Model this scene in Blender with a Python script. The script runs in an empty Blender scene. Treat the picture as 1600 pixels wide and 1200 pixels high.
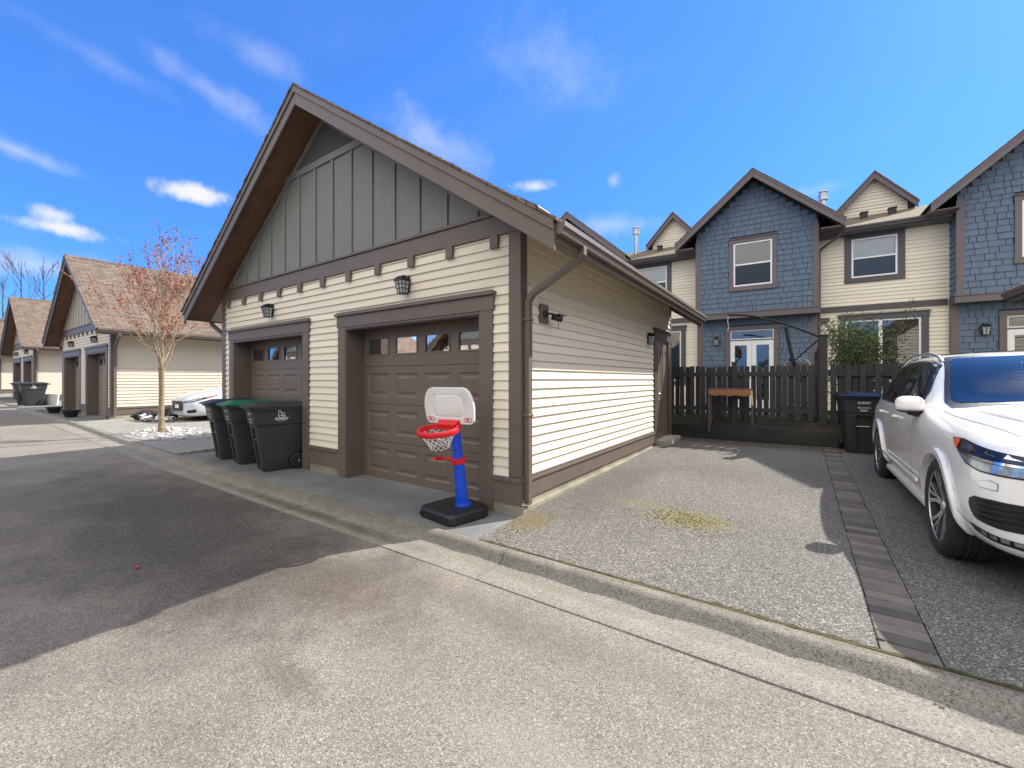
import bpy, bmesh, math, random
from mathutils import Vector, Matrix
from mathutils.bvhtree import BVHTree
R = random.Random(7)
sc = bpy.context.scene
COL = sc.collection
PI = math.pi
V = Vector

# ------------------------------------------------------------------ materials
def newmat(name):
    m = bpy.data.materials.new(name); m.use_nodes = True
    nt = m.node_tree
    return m, nt, nt.nodes, nt.links, nt.nodes['Principled BSDF']
def sset(b, k, v):
    if k in b.inputs: b.inputs[k].default_value = v
def c4(c): return (c[0], c[1], c[2], 1)
def mat(name, col, rough=.6, metal=0., var=.12, scale=6., bump=.0, bscale=80., spec=.5, stretch=(1, 1, 1), dirt=0., dirtcol=(.12, .11, .07), coat=0.):
    """Painted or plain surface: slow colour variation, fine grain bump, optional blotchy dirt."""
    m, nt, N, L, b = newmat(name)
    tc = N.new('ShaderNodeTexCoord'); mp = N.new('ShaderNodeMapping'); mp.inputs['Scale'].default_value = stretch
    L.new(tc.outputs['Object'], mp.inputs['Vector'])
    nz = N.new('ShaderNodeTexNoise'); nz.inputs['Scale'].default_value = scale; nz.inputs['Detail'].default_value = 6
    nz.inputs['Roughness'].default_value = .65
    L.new(mp.outputs[0], nz.inputs['Vector'])
    cr = N.new('ShaderNodeMapRange'); cr.inputs['From Min'].default_value = .25; cr.inputs['From Max'].default_value = .75
    cr.inputs['To Min'].default_value = 1 - var; cr.inputs['To Max'].default_value = 1 + var
    L.new(nz.outputs['Fac'], cr.inputs['Value'])
    hs = N.new('ShaderNodeHueSaturation'); hs.inputs['Color'].default_value = c4(col)
    L.new(cr.outputs[0], hs.inputs['Value'])
    out = hs.outputs[0]
    if dirt > 0:
        n2 = N.new('ShaderNodeTexNoise'); n2.inputs['Scale'].default_value = scale * .35; n2.inputs['Detail'].default_value = 8
        L.new(mp.outputs[0], n2.inputs['Vector'])
        r2 = N.new('ShaderNodeMapRange'); r2.inputs['From Min'].default_value = .52; r2.inputs['From Max'].default_value = .75
        r2.inputs['To Max'].default_value = dirt
        L.new(n2.outputs['Fac'], r2.inputs['Value'])
        mx = N.new('ShaderNodeMixRGB'); mx.inputs[2].default_value = c4(dirtcol)
        L.new(r2.outputs[0], mx.inputs[0]); L.new(out, mx.inputs[1]); out = mx.outputs[0]
    L.new(out, b.inputs['Base Color'])
    b.inputs['Roughness'].default_value = rough; b.inputs['Metallic'].default_value = metal
    sset(b, 'Specular IOR Level', spec)
    if coat: sset(b, 'Coat Weight', coat); sset(b, 'Coat Roughness', .03)
    if bump:
        n3 = N.new('ShaderNodeTexNoise'); n3.inputs['Scale'].default_value = bscale; n3.inputs['Detail'].default_value = 4
        L.new(mp.outputs[0], n3.inputs['Vector'])
        bp = N.new('ShaderNodeBump'); bp.inputs['Strength'].default_value = bump; bp.inputs['Distance'].default_value = .01
        L.new(n3.outputs['Fac'], bp.inputs['Height']); L.new(bp.outputs[0], b.inputs['Normal'])
    return m

def grain_mat(name, cols, gscale, patch=None, big=.25, bump=.5, rough=.9, dark=None, bigscale=.5):
    """Asphalt / aggregate: voronoi grains coloured by a ramp, slow patches over it."""
    m, nt, N, L, b = newmat(name)
    tc = N.new('ShaderNodeTexCoord')
    vo = N.new('ShaderNodeTexVoronoi'); vo.inputs['Scale'].default_value = gscale
    L.new(tc.outputs['Object'], vo.inputs['Vector'])
    bw = N.new('ShaderNodeSeparateColor'); L.new(vo.outputs['Color'], bw.inputs[0])
    rp = N.new('ShaderNodeValToRGB'); e = rp.color_ramp.elements
    n = len(cols)
    for i in range(n - 2): e.new((i + 1) / (n - 1))
    for i, c in enumerate(cols): e[i].position = i / (n - 1); e[i].color = c4(c)
    L.new(bw.outputs[0], rp.inputs[0])
    nz = N.new('ShaderNodeTexNoise'); nz.inputs['Scale'].default_value = bigscale; nz.inputs['Detail'].default_value = 10
    nz.inputs['Roughness'].default_value = .62
    L.new(tc.outputs['Object'], nz.inputs['Vector'])
    mr = N.new('ShaderNodeMapRange'); mr.inputs['From Min'].default_value = .3; mr.inputs['From Max'].default_value = .7
    mr.inputs['To Min'].default_value = 1 - big; mr.inputs['To Max'].default_value = 1 + big
    L.new(nz.outputs['Fac'], mr.inputs['Value'])
    hs = N.new('ShaderNodeHueSaturation'); L.new(rp.outputs[0], hs.inputs['Color']); L.new(mr.outputs[0], hs.inputs['Value'])
    out = hs.outputs[0]
    for (cx, cy, rx, ry, col, amt, ns) in (patch or []):
        mp = N.new('ShaderNodeMapping'); mp.vector_type = 'POINT'
        mp.inputs['Location'].default_value = (-cx / rx, -cy / ry, 0); mp.inputs['Scale'].default_value = (1 / rx, 1 / ry, 0)
        L.new(tc.outputs['Object'], mp.inputs['Vector'])
        ln = N.new('ShaderNodeVectorMath'); ln.operation = 'LENGTH'; L.new(mp.outputs[0], ln.inputs[0])
        n2 = N.new('ShaderNodeTexNoise'); n2.inputs['Scale'].default_value = ns; n2.inputs['Detail'].default_value = 8; n2.inputs['Roughness'].default_value = .7
        L.new(tc.outputs['Object'], n2.inputs['Vector'])
        ma = N.new('ShaderNodeMath'); ma.operation = 'MULTIPLY_ADD'; ma.inputs[1].default_value = 1.6; 
        L.new(n2.outputs['Fac'], ma.inputs[0]); L.new(ln.outputs['Value'], ma.inputs[2])
        m2 = N.new('ShaderNodeMapRange'); m2.inputs['From Min'].default_value = 1.75; m2.inputs['From Max'].default_value = 1.15
        m2.inputs['To Min'].default_value = 0; m2.inputs['To Max'].default_value = amt
        L.new(ma.outputs[0], m2.inputs['Value'])
        mx = N.new('ShaderNodeMixRGB'); mx.inputs[2].default_value = c4(col)
        g1 = N.new('ShaderNodeMapRange'); g1.inputs['From Min'].default_value = .85; g1.inputs['From Max'].default_value = .45; g1.inputs['To Min'].default_value = .35; g1.inputs['To Max'].default_value = 1; L.new(bw.outputs[1], g1.inputs['Value'])
        g2 = N.new('ShaderNodeMath'); g2.operation = 'MULTIPLY'; L.new(m2.outputs[0], g2.inputs[0]); L.new(g1.outputs[0], g2.inputs[1])
        L.new(g2.outputs[0], mx.inputs[0]); L.new(out, mx.inputs[1]); out = mx.outputs[0]
    L.new(out, b.inputs['Base Color']); b.inputs['Roughness'].default_value = rough
    sset(b, 'Specular IOR Level', .3)
    bp = N.new('ShaderNodeBump'); bp.inputs['Strength'].default_value = bump; bp.inputs['Distance'].default_value = .006
    L.new(vo.outputs['Distance'], bp.inputs['Height']); bp.invert = True
    L.new(bp.outputs[0], b.inputs['Normal'])
    return m

def glass_mat(name, tint=(.8, .9, .95), refl=1.0, ior=1.9):
    m, nt, N, L, b = newmat(name)
    N.remove(b)
    out = N['Material Output']
    tr = N.new('ShaderNodeBsdfTransparent'); tr.inputs[0].default_value = c4(tint)
    gl = N.new('ShaderNodeBsdfGlossy'); gl.inputs['Roughness'].default_value = .015; gl.inputs[0].default_value = (refl, refl, refl, 1)
    fr = N.new('ShaderNodeFresnel'); fr.inputs[0].default_value = ior
    mx = N.new('ShaderNodeMixShader'); L.new(fr.outputs[0], mx.inputs[0]); L.new(tr.outputs[0], mx.inputs[1]); L.new(gl.outputs[0], mx.inputs[2])
    tc = N.new('ShaderNodeTexCoord'); nz = N.new('ShaderNodeTexNoise'); nz.inputs['Scale'].default_value = 1.8
    L.new(tc.outputs['Object'], nz.inputs['Vector'])
    bp = N.new('ShaderNodeBump'); bp.inputs['Strength'].default_value = .12; bp.inputs['Distance'].default_value = .02
    L.new(nz.outputs['Fac'], bp.inputs['Height']); L.new(bp.outputs[0], gl.inputs['Normal'])
    L.new(mx.outputs[0], out.inputs['Surface'])
    return m

def roof_mat():
    m, nt, N, L, b = newmat('asphalt_shingle')
    tc = N.new('ShaderNodeTexCoord')
    br = N.new('ShaderNodeTexBrick'); br.offset = .37
    br.inputs['Scale'].default_value = 1; br.inputs['Mortar Size'].default_value = .008
    br.inputs['Brick Width'].default_value = .31; br.inputs['Row Height'].default_value = .13
    br.inputs['Color1'].default_value = (.135, .102, .082, 1); br.inputs['Color2'].default_value = (.200, .152, .124, 1)
    br.inputs['Mortar'].default_value = (.07, .05, .04, 1); br.inputs['Bias'].default_value = -.1
    L.new(tc.outputs['UV'], br.inputs['Vector'])
    nz = N.new('ShaderNodeTexNoise'); nz.inputs['Scale'].default_value = 3; nz.inputs['Detail'].default_value = 10; nz.inputs['Roughness'].default_value = .75
    L.new(tc.outputs['UV'], nz.inputs['Vector'])
    mr = N.new('ShaderNodeMapRange'); mr.inputs['From Min'].default_value = .3; mr.inputs['From Max'].default_value = .7; mr.inputs['To Min'].default_value = .7; mr.inputs['To Max'].default_value = 1.3
    L.new(nz.outputs['Fac'], mr.inputs['Value'])
    hs = N.new('ShaderNodeHueSaturation'); L.new(br.outputs['Color'], hs.inputs['Color']); L.new(mr.outputs[0], hs.inputs['Value'])
    L.new(hs.outputs[0], b.inputs['Base Color']); b.inputs['Roughness'].default_value = .95; sset(b, 'Specular IOR Level', .2)
    bp = N.new('ShaderNodeBump'); bp.inputs['Strength'].default_value = .6; bp.inputs['Distance'].default_value = .01; bp.invert = True
    L.new(br.outputs['Fac'], bp.inputs['Height']); L.new(bp.outputs[0], b.inputs['Normal'])
    return m

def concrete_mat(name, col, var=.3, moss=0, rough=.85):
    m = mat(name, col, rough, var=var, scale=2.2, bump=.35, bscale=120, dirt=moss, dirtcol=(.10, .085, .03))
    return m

M = {}
def setup_mats():
    M['siding'] = SID = mat('cream_siding_paint', (.74, .675, .55), .55, var=.05, scale=1.3, bump=.10, bscale=30, stretch=(.3, .3, 6), dirt=.10, dirtcol=(.5, .44, .32))
    nt = SID.node_tree; N = nt.nodes; L = nt.links
    tc = N.new('ShaderNodeTexCoord'); sx = N.new('ShaderNodeSeparateXYZ'); L.new(tc.outputs['Object'], sx.inputs[0])
    m1 = N.new('ShaderNodeMath'); m1.operation = 'MULTIPLY_ADD'; m1.inputs[1].default_value = 10; m1.inputs[2].default_value = -3.95; L.new(sx.outputs['Z'], m1.inputs[0])
    m2 = N.new('ShaderNodeMath'); m2.operation = 'FLOOR'; L.new(m1.outputs[0], m2.inputs[0])
    wn = N.new('ShaderNodeTexWhiteNoise'); wn.noise_dimensions = '1D'; L.new(m2.outputs[0], wn.inputs['W'])
    mr = N.new('ShaderNodeMapRange'); mr.inputs['To Min'].default_value = .93; mr.inputs['To Max'].default_value = 1.05; L.new(wn.outputs['Value'], mr.inputs['Value'])
    bs = N['Principled BSDF']; src = bs.inputs['Base Color'].links[0].from_socket
    h2 = N.new('ShaderNodeHueSaturation'); L.new(src, h2.inputs['Color']); L.new(mr.outputs[0], h2.inputs['Value']); L.new(h2.outputs[0], bs.inputs['Base Color'])
    M['trim'] = mat('brown_trim_paint', (.128, .100, .082), .5, var=.10, scale=3, bump=.12, bscale=40, stretch=(1, 1, 1), dirt=.15, dirtcol=(.15, .12, .10))
    M['trim2'] = mat('dark_brown_trim_paint', (.085, .066, .064), .45, var=.08, scale=3, bump=.1, bscale=60)
    M['door'] = mat('taupe_garage_door_paint', (.142, .112, .090), .42, var=.06, scale=2, bump=.10, bscale=60, stretch=(.25, 1, 3))
    M['gable'] = mat('grey_green_panel_paint', (.178, .180, .162), .6, var=.09, scale=5, bump=.25, bscale=70)
    M['soffit'] = mat('brown_soffit_boards', (.17, .088, .052), .55, var=.25, scale=4, bump=.1)
    M['soffit2'] = mat('cream_soffit_boards', (.52, .45, .33), .55, var=.08)
    M['roof'] = roof_mat()
    M['concrete'] = concrete_mat('concrete', (.33, .31, .28), .25)
    M['apron'] = grain_mat('apron_concrete', [(.115, .12, .125), (.155, .162, .168), (.185, .19, .193), (.165, .17, .175), (.24, .24, .24)], 260, patch=[(-2.2, -.3, 1.6, .45, (.10, .105, .115), .6, 2.2), (-5, -.5, 2, .3, (.09, .095, .10), .6, 3), (-.3, -.6, .5, .3, (.12, .12, .12), .4, 4)], big=.28, bump=.2, bigscale=1.3)
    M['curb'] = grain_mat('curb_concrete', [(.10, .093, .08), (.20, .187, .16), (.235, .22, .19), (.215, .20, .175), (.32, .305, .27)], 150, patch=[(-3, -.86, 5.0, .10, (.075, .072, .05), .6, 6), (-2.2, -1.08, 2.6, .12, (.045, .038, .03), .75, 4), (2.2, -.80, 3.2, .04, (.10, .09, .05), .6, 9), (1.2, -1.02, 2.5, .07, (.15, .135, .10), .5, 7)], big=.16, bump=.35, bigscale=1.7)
    M['found'] = concrete_mat('foundation_concrete', (.26, .24, .18), .4, moss=.6)
    M['gapshade'] = mat('gap_shade_backing', (.035, .05, .07), .9)  # dark backing colour paints in the shade of the gaps between shingles
    M['blue'] = mat('blue_grey_shingle_paint', (.092, .134, .198), .6, var=.16, scale=5, bump=.3, bscale=60, stretch=(1, 1, .5))
    M['thtrim'] = mat('plum_brown_trim_paint', (.125, .100, .105), .5, var=.08, scale=3, bump=.1)
    M['thtrim2'] = mat('dark_window_trim_paint', (.075, .064, .072), .5, var=.08, scale=3)
    M['white'] = mat('white_vinyl', (.78, .79, .80), .35, var=.03)
    M['blind'] = mat('window_blind', (.72, .74, .76), .6, var=.04)
    M['dark'] = mat('dark_interior', (.02, .024, .03), .8, var=.3, scale=2)
    M['glass'] = glass_mat('window_glass', ior=2.15)
    M['screen'] = glass_mat('insect_screen', tint=(.36, .42, .48), ior=1.25)
    M['dglass'] = glass_mat('garage_pane_glass', tint=(.5, .5, .5), ior=4.6)
    M['black'] = mat('black_metal', (.014, .014, .016), .35, var=.1, metal=.3)
    M['blackp'] = mat('black_plastic', (.012, .012, .014), .42, var=.15, bump=.15, bscale=200)
    M['lampglass'] = mat('frosted_lamp_glass', (.42, .45, .47), .18, var=.1)
    M['galv'] = mat('galvanised_metal', (.45, .47, .5), .35, metal=.8, var=.1)
    M['bin'] = mat('charcoal_bin_plastic', (.032, .032, .033), .5, var=.15, scale=3, bump=.2, bscale=150, dirt=.35, dirtcol=(.07, .065, .05))
    M['bingreen'] = mat('green_lid_plastic', (.008, .12, .065), .4, var=.12)
    M['binblue'] = mat('navy_lid_plastic', (.014, .020, .045), .4, var=.12)
    M['print'] = mat('white_print', (.75, .76, .78), .6, var=.05)
    M['red'] = mat('red_plastic', (.62, .008, .015), .3, var=.04)
    M['bluep'] = mat('blue_plastic', (.005, .07, .62), .3, var=.05)
    M['whitep'] = mat('white_plastic', (.70, .70, .69), .4, var=.03)
    M['net'] = mat('white_cord', (.75, .75, .75), .8, var=.05)
    M['fence'] = mat('dark_stained_fence_wood', (.036, .032, .034), .75, var=.3, scale=8, bump=.4, bscale=40, stretch=(3, 3, .4), dirt=.3, dirtcol=(.04, .05, .03))
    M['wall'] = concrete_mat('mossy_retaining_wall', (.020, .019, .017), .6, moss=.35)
    M['soil'] = grain_mat('dark_soil', [(.015, .012, .008), (.05, .04, .03), (.03, .025, .02), (.12, .1, .08)], 60)
    M['wood'] = mat('orange_weathered_wood', (.30, .135, .06), .6, var=.45, scale=14, bump=.3, stretch=(.6, 3, 3))
    M['palewood'] = mat('pale_cut_wood', (.6, .45, .25), .6, var=.2)
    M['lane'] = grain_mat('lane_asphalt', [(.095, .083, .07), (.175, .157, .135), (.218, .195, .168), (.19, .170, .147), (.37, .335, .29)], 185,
        patch=[(-4.3, -2.3, 5.0, 2.3, (.06, .056, .053), .6, .9), (-3.0, -1.9, 3.9, 1.4, (.028, .027, .027), .8, 1.6), (-.4, -1.85, .9, .40, (.09, .07, .055), .8, 9), (-6.2, -3.6, 1.6, .5, (.36, .33, .30), .55, 2.5), (-1.2, -2.2, 1.3, .7, (.05, .045, .04), .5, 5),  # first two patches: dark stain, enlarged to paint the garage shadow darker
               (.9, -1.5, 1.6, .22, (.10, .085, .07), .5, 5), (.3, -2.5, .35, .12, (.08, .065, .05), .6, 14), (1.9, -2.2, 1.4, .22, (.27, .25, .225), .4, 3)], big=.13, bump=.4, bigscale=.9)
    M['lot'] = grain_mat('parking_pad_asphalt', [(.045, .041, .037), (.115, .108, .10), (.160, .152, .14), (.08, .075, .069), (.37, .352, .325)], 135,
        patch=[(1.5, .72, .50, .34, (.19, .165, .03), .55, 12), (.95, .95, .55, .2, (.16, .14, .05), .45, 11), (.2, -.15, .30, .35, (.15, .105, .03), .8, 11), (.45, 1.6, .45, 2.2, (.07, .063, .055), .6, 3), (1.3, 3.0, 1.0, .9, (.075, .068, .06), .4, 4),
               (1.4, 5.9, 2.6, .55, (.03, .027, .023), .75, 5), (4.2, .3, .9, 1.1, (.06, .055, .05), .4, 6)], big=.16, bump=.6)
    M['drive'] = grain_mat('side_parking_asphalt', [(.10, .10, .095), (.20, .19, .175), (.27, .26, .24), (.40, .38, .34)], 70, big=.2)
    M['paver'] = mat('grey_paver', (.135, .122, .105), .85, var=.2, scale=8, bump=.4, bscale=90)
    nt = M['paver'].node_tree; N = nt.nodes; L = nt.links
    tc = N.new('ShaderNodeTexCoord'); sx = N.new('ShaderNodeSeparateXYZ'); L.new(tc.outputs['Object'], sx.inputs[0])
    m1 = N.new('ShaderNodeMath'); m1.operation = 'MULTIPLY_ADD'; m1.inputs[1].default_value = 1 / .105; m1.inputs[2].default_value = .765 / .105 + .03; L.new(sx.outputs['Y'], m1.inputs[0])
    m2 = N.new('ShaderNodeMath'); m2.operation = 'FLOOR'; L.new(m1.outputs[0], m2.inputs[0])
    wn = N.new('ShaderNodeTexWhiteNoise'); wn.noise_dimensions = '1D'; L.new(m2.outputs[0], wn.inputs['W'])
    mr = N.new('ShaderNodeMapRange'); mr.inputs['To Min'].default_value = .62; mr.inputs['To Max'].default_value = 1.35; L.new(wn.outputs['Value'], mr.inputs['Value'])
    bs = N['Principled BSDF']; src = bs.inputs['Base Color'].links[0].from_socket
    h2 = N.new('ShaderNodeHueSaturation'); L.new(src, h2.inputs['Color']); L.new(mr.outputs[0], h2.inputs['Value']); L.new(h2.outputs[0], bs.inputs['Base Color'])
    M['ground'] = grain_mat('gravelly_ground', [(.08, .07, .05), (.16, .14, .11), (.22, .2, .16)], 30)
    M['grass'] = mat('lawn', (.035, .085, .02), .9, var=.5, scale=30, bump=.6)
    M['stone'] = mat('white_river_stone', (.47, .455, .43), .6, var=.15, bump=.2)
    M['carpaint'] = mat('white_car_paint', (.90, .885, .86), .28, var=.015, scale=1, coat=1.0)
    M['silver'] = mat('pale_silver_car_paint', (.60, .64, .69), .28, var=.02, scale=1, coat=1.0)
    M['chrome'] = mat('chrome', (.75, .77, .8), .12, metal=1., var=.03)
    M['tyre'] = mat('tyre_rubber', (.022, .020, .019), .8, var=.2, bump=.3, bscale=60)
    M['rimdark'] = mat('dark_rim_paint', (.03, .03, .033), .3, metal=.5, var=.1)
    M['rim'] = mat('machined_rim', (.62, .62, .63), .25, metal=.9, var=.05)
    M['carglass'] = mat('tinted_car_glass', (.012, .016, .018), .04, var=.3, spec=.8)
    m = glass_mat('windscreen_glass', tint=(.55, .70, .78), ior=2.25)
    M['windscreen'] = m
    M['amber'] = mat('amber_lens', (.75, .10, .02), .2, var=.1)
    M['lens'] = mat('headlight_reflector', (.35, .42, .5), .15, metal=.6, var=.35, scale=30)
    M['lensdark'] = mat('dark_lamp_housing', (.01, .03, .09), .12, var=.3, metal=.2)
    M['bark'] = mat('lichen_bark', (.24, .19, .12), .9, var=.5, scale=14, bump=.8, bscale=50, dirt=.55, dirtcol=(.34, .27, .04))
    M['twig'] = mat('grey_brown_twig', (.30, .235, .15), .85, var=.3, scale=8)
    M['bud'] = mat('red_buds', (.36, .085, .055), .6, var=.5, scale=3)
    M['fartwig'] = mat('dark_bare_wood', (.10, .085, .075), .9, var=.2)
    M['leaf'] = mat('shrub_leaf', (.085, .12, .035), .6, var=.5, scale=5)
    M['leafy'] = mat('pale_conifer', (.15, .16, .06), .7, var=.4, scale=3)
    M['pot'] = mat('black_pot', (.018, .018, .02), .45, var=.2)
    M['board'] = mat('grey_white_board', (.55, .56, .54), .6, var=.06)
    M['greenst'] = mat('green_sticker', (.0, .42, .2), .4)
    M['rope'] = mat('pale_cord', (.6, .6, .58), .8)
    M['litter'] = mat('pale_litter', (.8, .8, .78), .7)
    M['leaflit'] = mat('dead_leaf', (.10, .055, .03), .8, var=.4)
    M['redlit'] = mat('red_scrap', (.5, .02, .02), .6)
    M['sling'] = mat('grey_mesh_sling', (.12, .12, .13), .7, var=.2)
setup_mats()

# ------------------------------------------------------------------ mesh helpers
class MB:
    def __init__(s): s.v = []; s.f = []; s.uv = None
    def add(s, vs, fs):
        n = len(s.v); s.v += [tuple(p) for p in vs]; s.f += [tuple(n + i for i in f) for f in fs]
        return s
    def box(s, x0, x1, y0, y1, z0, z1, T=None):
        if x1 < x0: x0, x1 = x1, x0
        if y1 < y0: y0, y1 = y1, y0
        vs = [(x0, y0, z0), (x1, y0, z0), (x1, y1, z0), (x0, y1, z0), (x0, y0, z1), (x1, y0, z1), (x1, y1, z1), (x0, y1, z1)]
        if T: vs = [T(p) for p in vs]
        return s.add(vs, [(0, 3, 2, 1), (4, 5, 6, 7), (0, 1, 5, 4), (1, 2, 6, 5), (2, 3, 7, 6), (3, 0, 4, 7)])
    def prism(s, poly, fn0, fn1):
        """poly: 2D points; fn0, fn1 map them to the two end faces."""
        n = len(poly)
        vs = [fn0(p) for p in poly] + [fn1(p) for p in poly]
        fs = [tuple(range(n))[::-1], tuple(range(n, 2 * n))]
        fs += [(i, (i + 1) % n, n + (i + 1) % n, n + i) for i in range(n)]
        return s.add(vs, fs)
    def tube(s, pts, rad, n=8, cap=True):
        pts = [V(p) for p in pts]
        if not isinstance(rad, (list, tuple)): rad = [rad] * len(pts)
        vs = []; up = V((.13, .21, .97))
        for i, p in enumerate(pts):
            d = (pts[min(i + 1, len(pts) - 1)] - pts[max(i - 1, 0)])
            if d.length < 1e-9: d = V((0, 0, 1))
            d.normalize()
            a = d.cross(up)
            if a.length < 1e-3: a = d.cross(V((1, 0, 0)))
            a.normalize(); b = d.cross(a)
            for k in range(n):
                t = 2 * PI * k / n
                vs.append(p + (a * math.cos(t) + b * math.sin(t)) * rad[i])
        fs = []
        for i in range(len(pts) - 1):
            for k in range(n):
                fs.append((i * n + k, i * n + (k + 1) % n, (i + 1) * n + (k + 1) % n, (i + 1) * n + k))
        if cap:
            fs.append(tuple(range(n))[::-1]); m = (len(pts) - 1) * n; fs.append(tuple(range(m, m + n)))
        return s.add(vs, fs)
    def lathe(s, prof, n=24, o=(0, 0, 0), axis='z', T=None, cap=True):
        vs = []; fs = []
        for (r, h) in prof:
            for k in range(n):
                t = 2 * PI * k / n; a, b = r * math.cos(t), r * math.sin(t)
                p = (a, b, h) if axis == 'z' else ((h, a, b) if axis == 'x' else (a, h, b))
                p = (p[0] + o[0], p[1] + o[1], p[2] + o[2])
                vs.append(T(p) if T else p)
        m = len(prof)
        for i in range(m - 1):
            for k in range(n):
                fs.append((i * n + k, i * n + (k + 1) % n, (i + 1) * n + (k + 1) % n, (i + 1) * n + k))
        if cap and prof[0][0] > 1e-6: fs.append(tuple(range(n))[::-1])
        if cap and prof[-1][0] > 1e-6: fs.append(tuple(range((m - 1) * n, m * n)))
        return s.add(vs, fs)
    def grid(s, fn, us, vs_):
        nu, nv = len(us), len(vs_)
        pts = [fn(u, v) for u in us for v in vs_]
        fs = [(i * nv + j, (i + 1) * nv + j, (i + 1) * nv + j + 1, i * nv + j + 1) for i in range(nu - 1) for j in range(nv - 1)]
        return s.add(pts, fs)
    def build(s, name, m, parent=None, smooth=False, bevel=0, loc=None, kind=None, fix=True, angle=40):
        me = bpy.data.meshes.new(name); me.from_pydata(s.v, [], s.f)
        ms = m if isinstance(m, (list, tuple)) else [m]
        for q in ms: me.materials.append(q)
        if fix:
            bm = bmesh.new(); bm.from_mesh(me)
            bmesh.ops.recalc_face_normals(bm, faces=bm.faces); bm.to_mesh(me); bm.free()
        o = bpy.data.objects.new(name, me); COL.objects.link(o)
        if parent: o.parent = parent
        if loc: o.location = loc
        if smooth:
            for p in me.polygons: p.use_smooth = True
            try: me.set_sharp_from_angle(angle=math.radians(angle))
            except Exception: pass
        if bevel:
            b = o.modifiers.new('bevel', 'BEVEL'); b.width = bevel; b.segments = 2; b.limit_method = 'ANGLE'; b.angle_limit = math.radians(50)
            b.harden_normals = False
        if kind: o['kind'] = kind
        return o

def empty(name, loc, label, cat, group=None, rz=0):
    o = bpy.data.objects.new(name, None); COL.objects.link(o)
    o.location = loc; o.rotation_euler = (0, 0, rz); o['label'] = label; o['category'] = cat
    o.empty_display_size = .2
    if group: o['group'] = group
    return o
def tag(o, label, cat, group=None):
    o['label'] = label; o['category'] = cat
    if group: o['group'] = group
    return o
def kids(o): return [c for c in bpy.data.objects if c.parent == o]
def copy_tree(root, loc, rz, label, drop=(), group=None):
    ch = {}
    for c in list(bpy.data.objects):
        if c.parent: ch.setdefault(c.parent.name, []).append(c)
    def rec(o, par):
        n = o.copy(); COL.objects.link(n)
        if par: n.parent = par; n.matrix_parent_inverse = o.matrix_parent_inverse.copy()
        for c in ch.get(o.name, []):
            if c.name.split('.')[0] in drop: continue
            rec(c, n)
        return n
    r = rec(root, None); r.location = loc; r.rotation_euler = (0, 0, rz); r['label'] = label
    if group: r['group'] = group
    return r
def text_mesh(s, size, name='t', align='CENTER', bold=0.0, ext=0.0):
    cu = bpy.data.curves.new(name, 'FONT'); cu.body = s; cu.size = size; cu.align_x = align; cu.offset = bold; cu.extrude = ext
    o = bpy.data.objects.new(name, cu); COL.objects.link(o)
    dg = bpy.context.evaluated_depsgraph_get(); dg.update()
    me = bpy.data.meshes.new_from_object(o.evaluated_get(dg))
    vs = [v.co.copy() for v in me.vertices]; fs = [tuple(p.vertices) for p in me.polygons]
    bpy.data.objects.remove(o); bpy.data.curves.remove(cu); bpy.data.meshes.remove(me)
    return vs, fs

def siding(mb, T, u0, u1, z0, z1, holes=(), e=.10, top=None, jitter=True):
    """lap siding rows; T(u, out, z); holes (ua,ub,za,zb); top(u)->z limit optional via interval function."""
    z = z0
    while z < z1 - .01:
        zt = min(z + e, z1)
        iv = [(u0, u1)]
        if top:
            a, b = top(zt); iv = [(max(u0, a), min(u1, b))]
        for (ha, hb, za, zb) in holes:
            if z + .004 < zb and zt - .004 > za:
                nv = []
                for (a, b) in iv:
                    if hb <= a or ha >= b: nv.append((a, b)); continue
                    if ha > a: nv.append((a, ha))
                    if hb < b: nv.append((hb, b))
                iv = nv
        for (a, b) in iv:
            if b - a < .01: continue
            cuts = [a]
            if jitter:
                x = a + R.uniform(1.0, 3.4)
                while x < b - .6: cuts.append(x); x += R.uniform(2.4, 3.6)
            cuts.append(b)
            for i in range(len(cuts) - 1):
                p, q = cuts[i] + (.0012 if i else 0), cuts[i + 1] - (.0012 if i < len(cuts) - 2 else 0)
                k = R.uniform(-.0012, .0012)
                vs = [T(p, 0, z), T(q, 0, z), T(q, .024 + k, z), T(p, .024 + k, z), T(p, 0, zt + .004), T(q, 0, zt + .004), T(q, .003, zt + .004), T(p, .003, zt + .004)]
                mb.add(vs, [(0, 3, 2, 1), (4, 5, 6, 7), (0, 1, 5, 4), (1, 2, 6, 5), (2, 3, 7, 6), (3, 0, 4, 7)])
        z = zt
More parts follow.
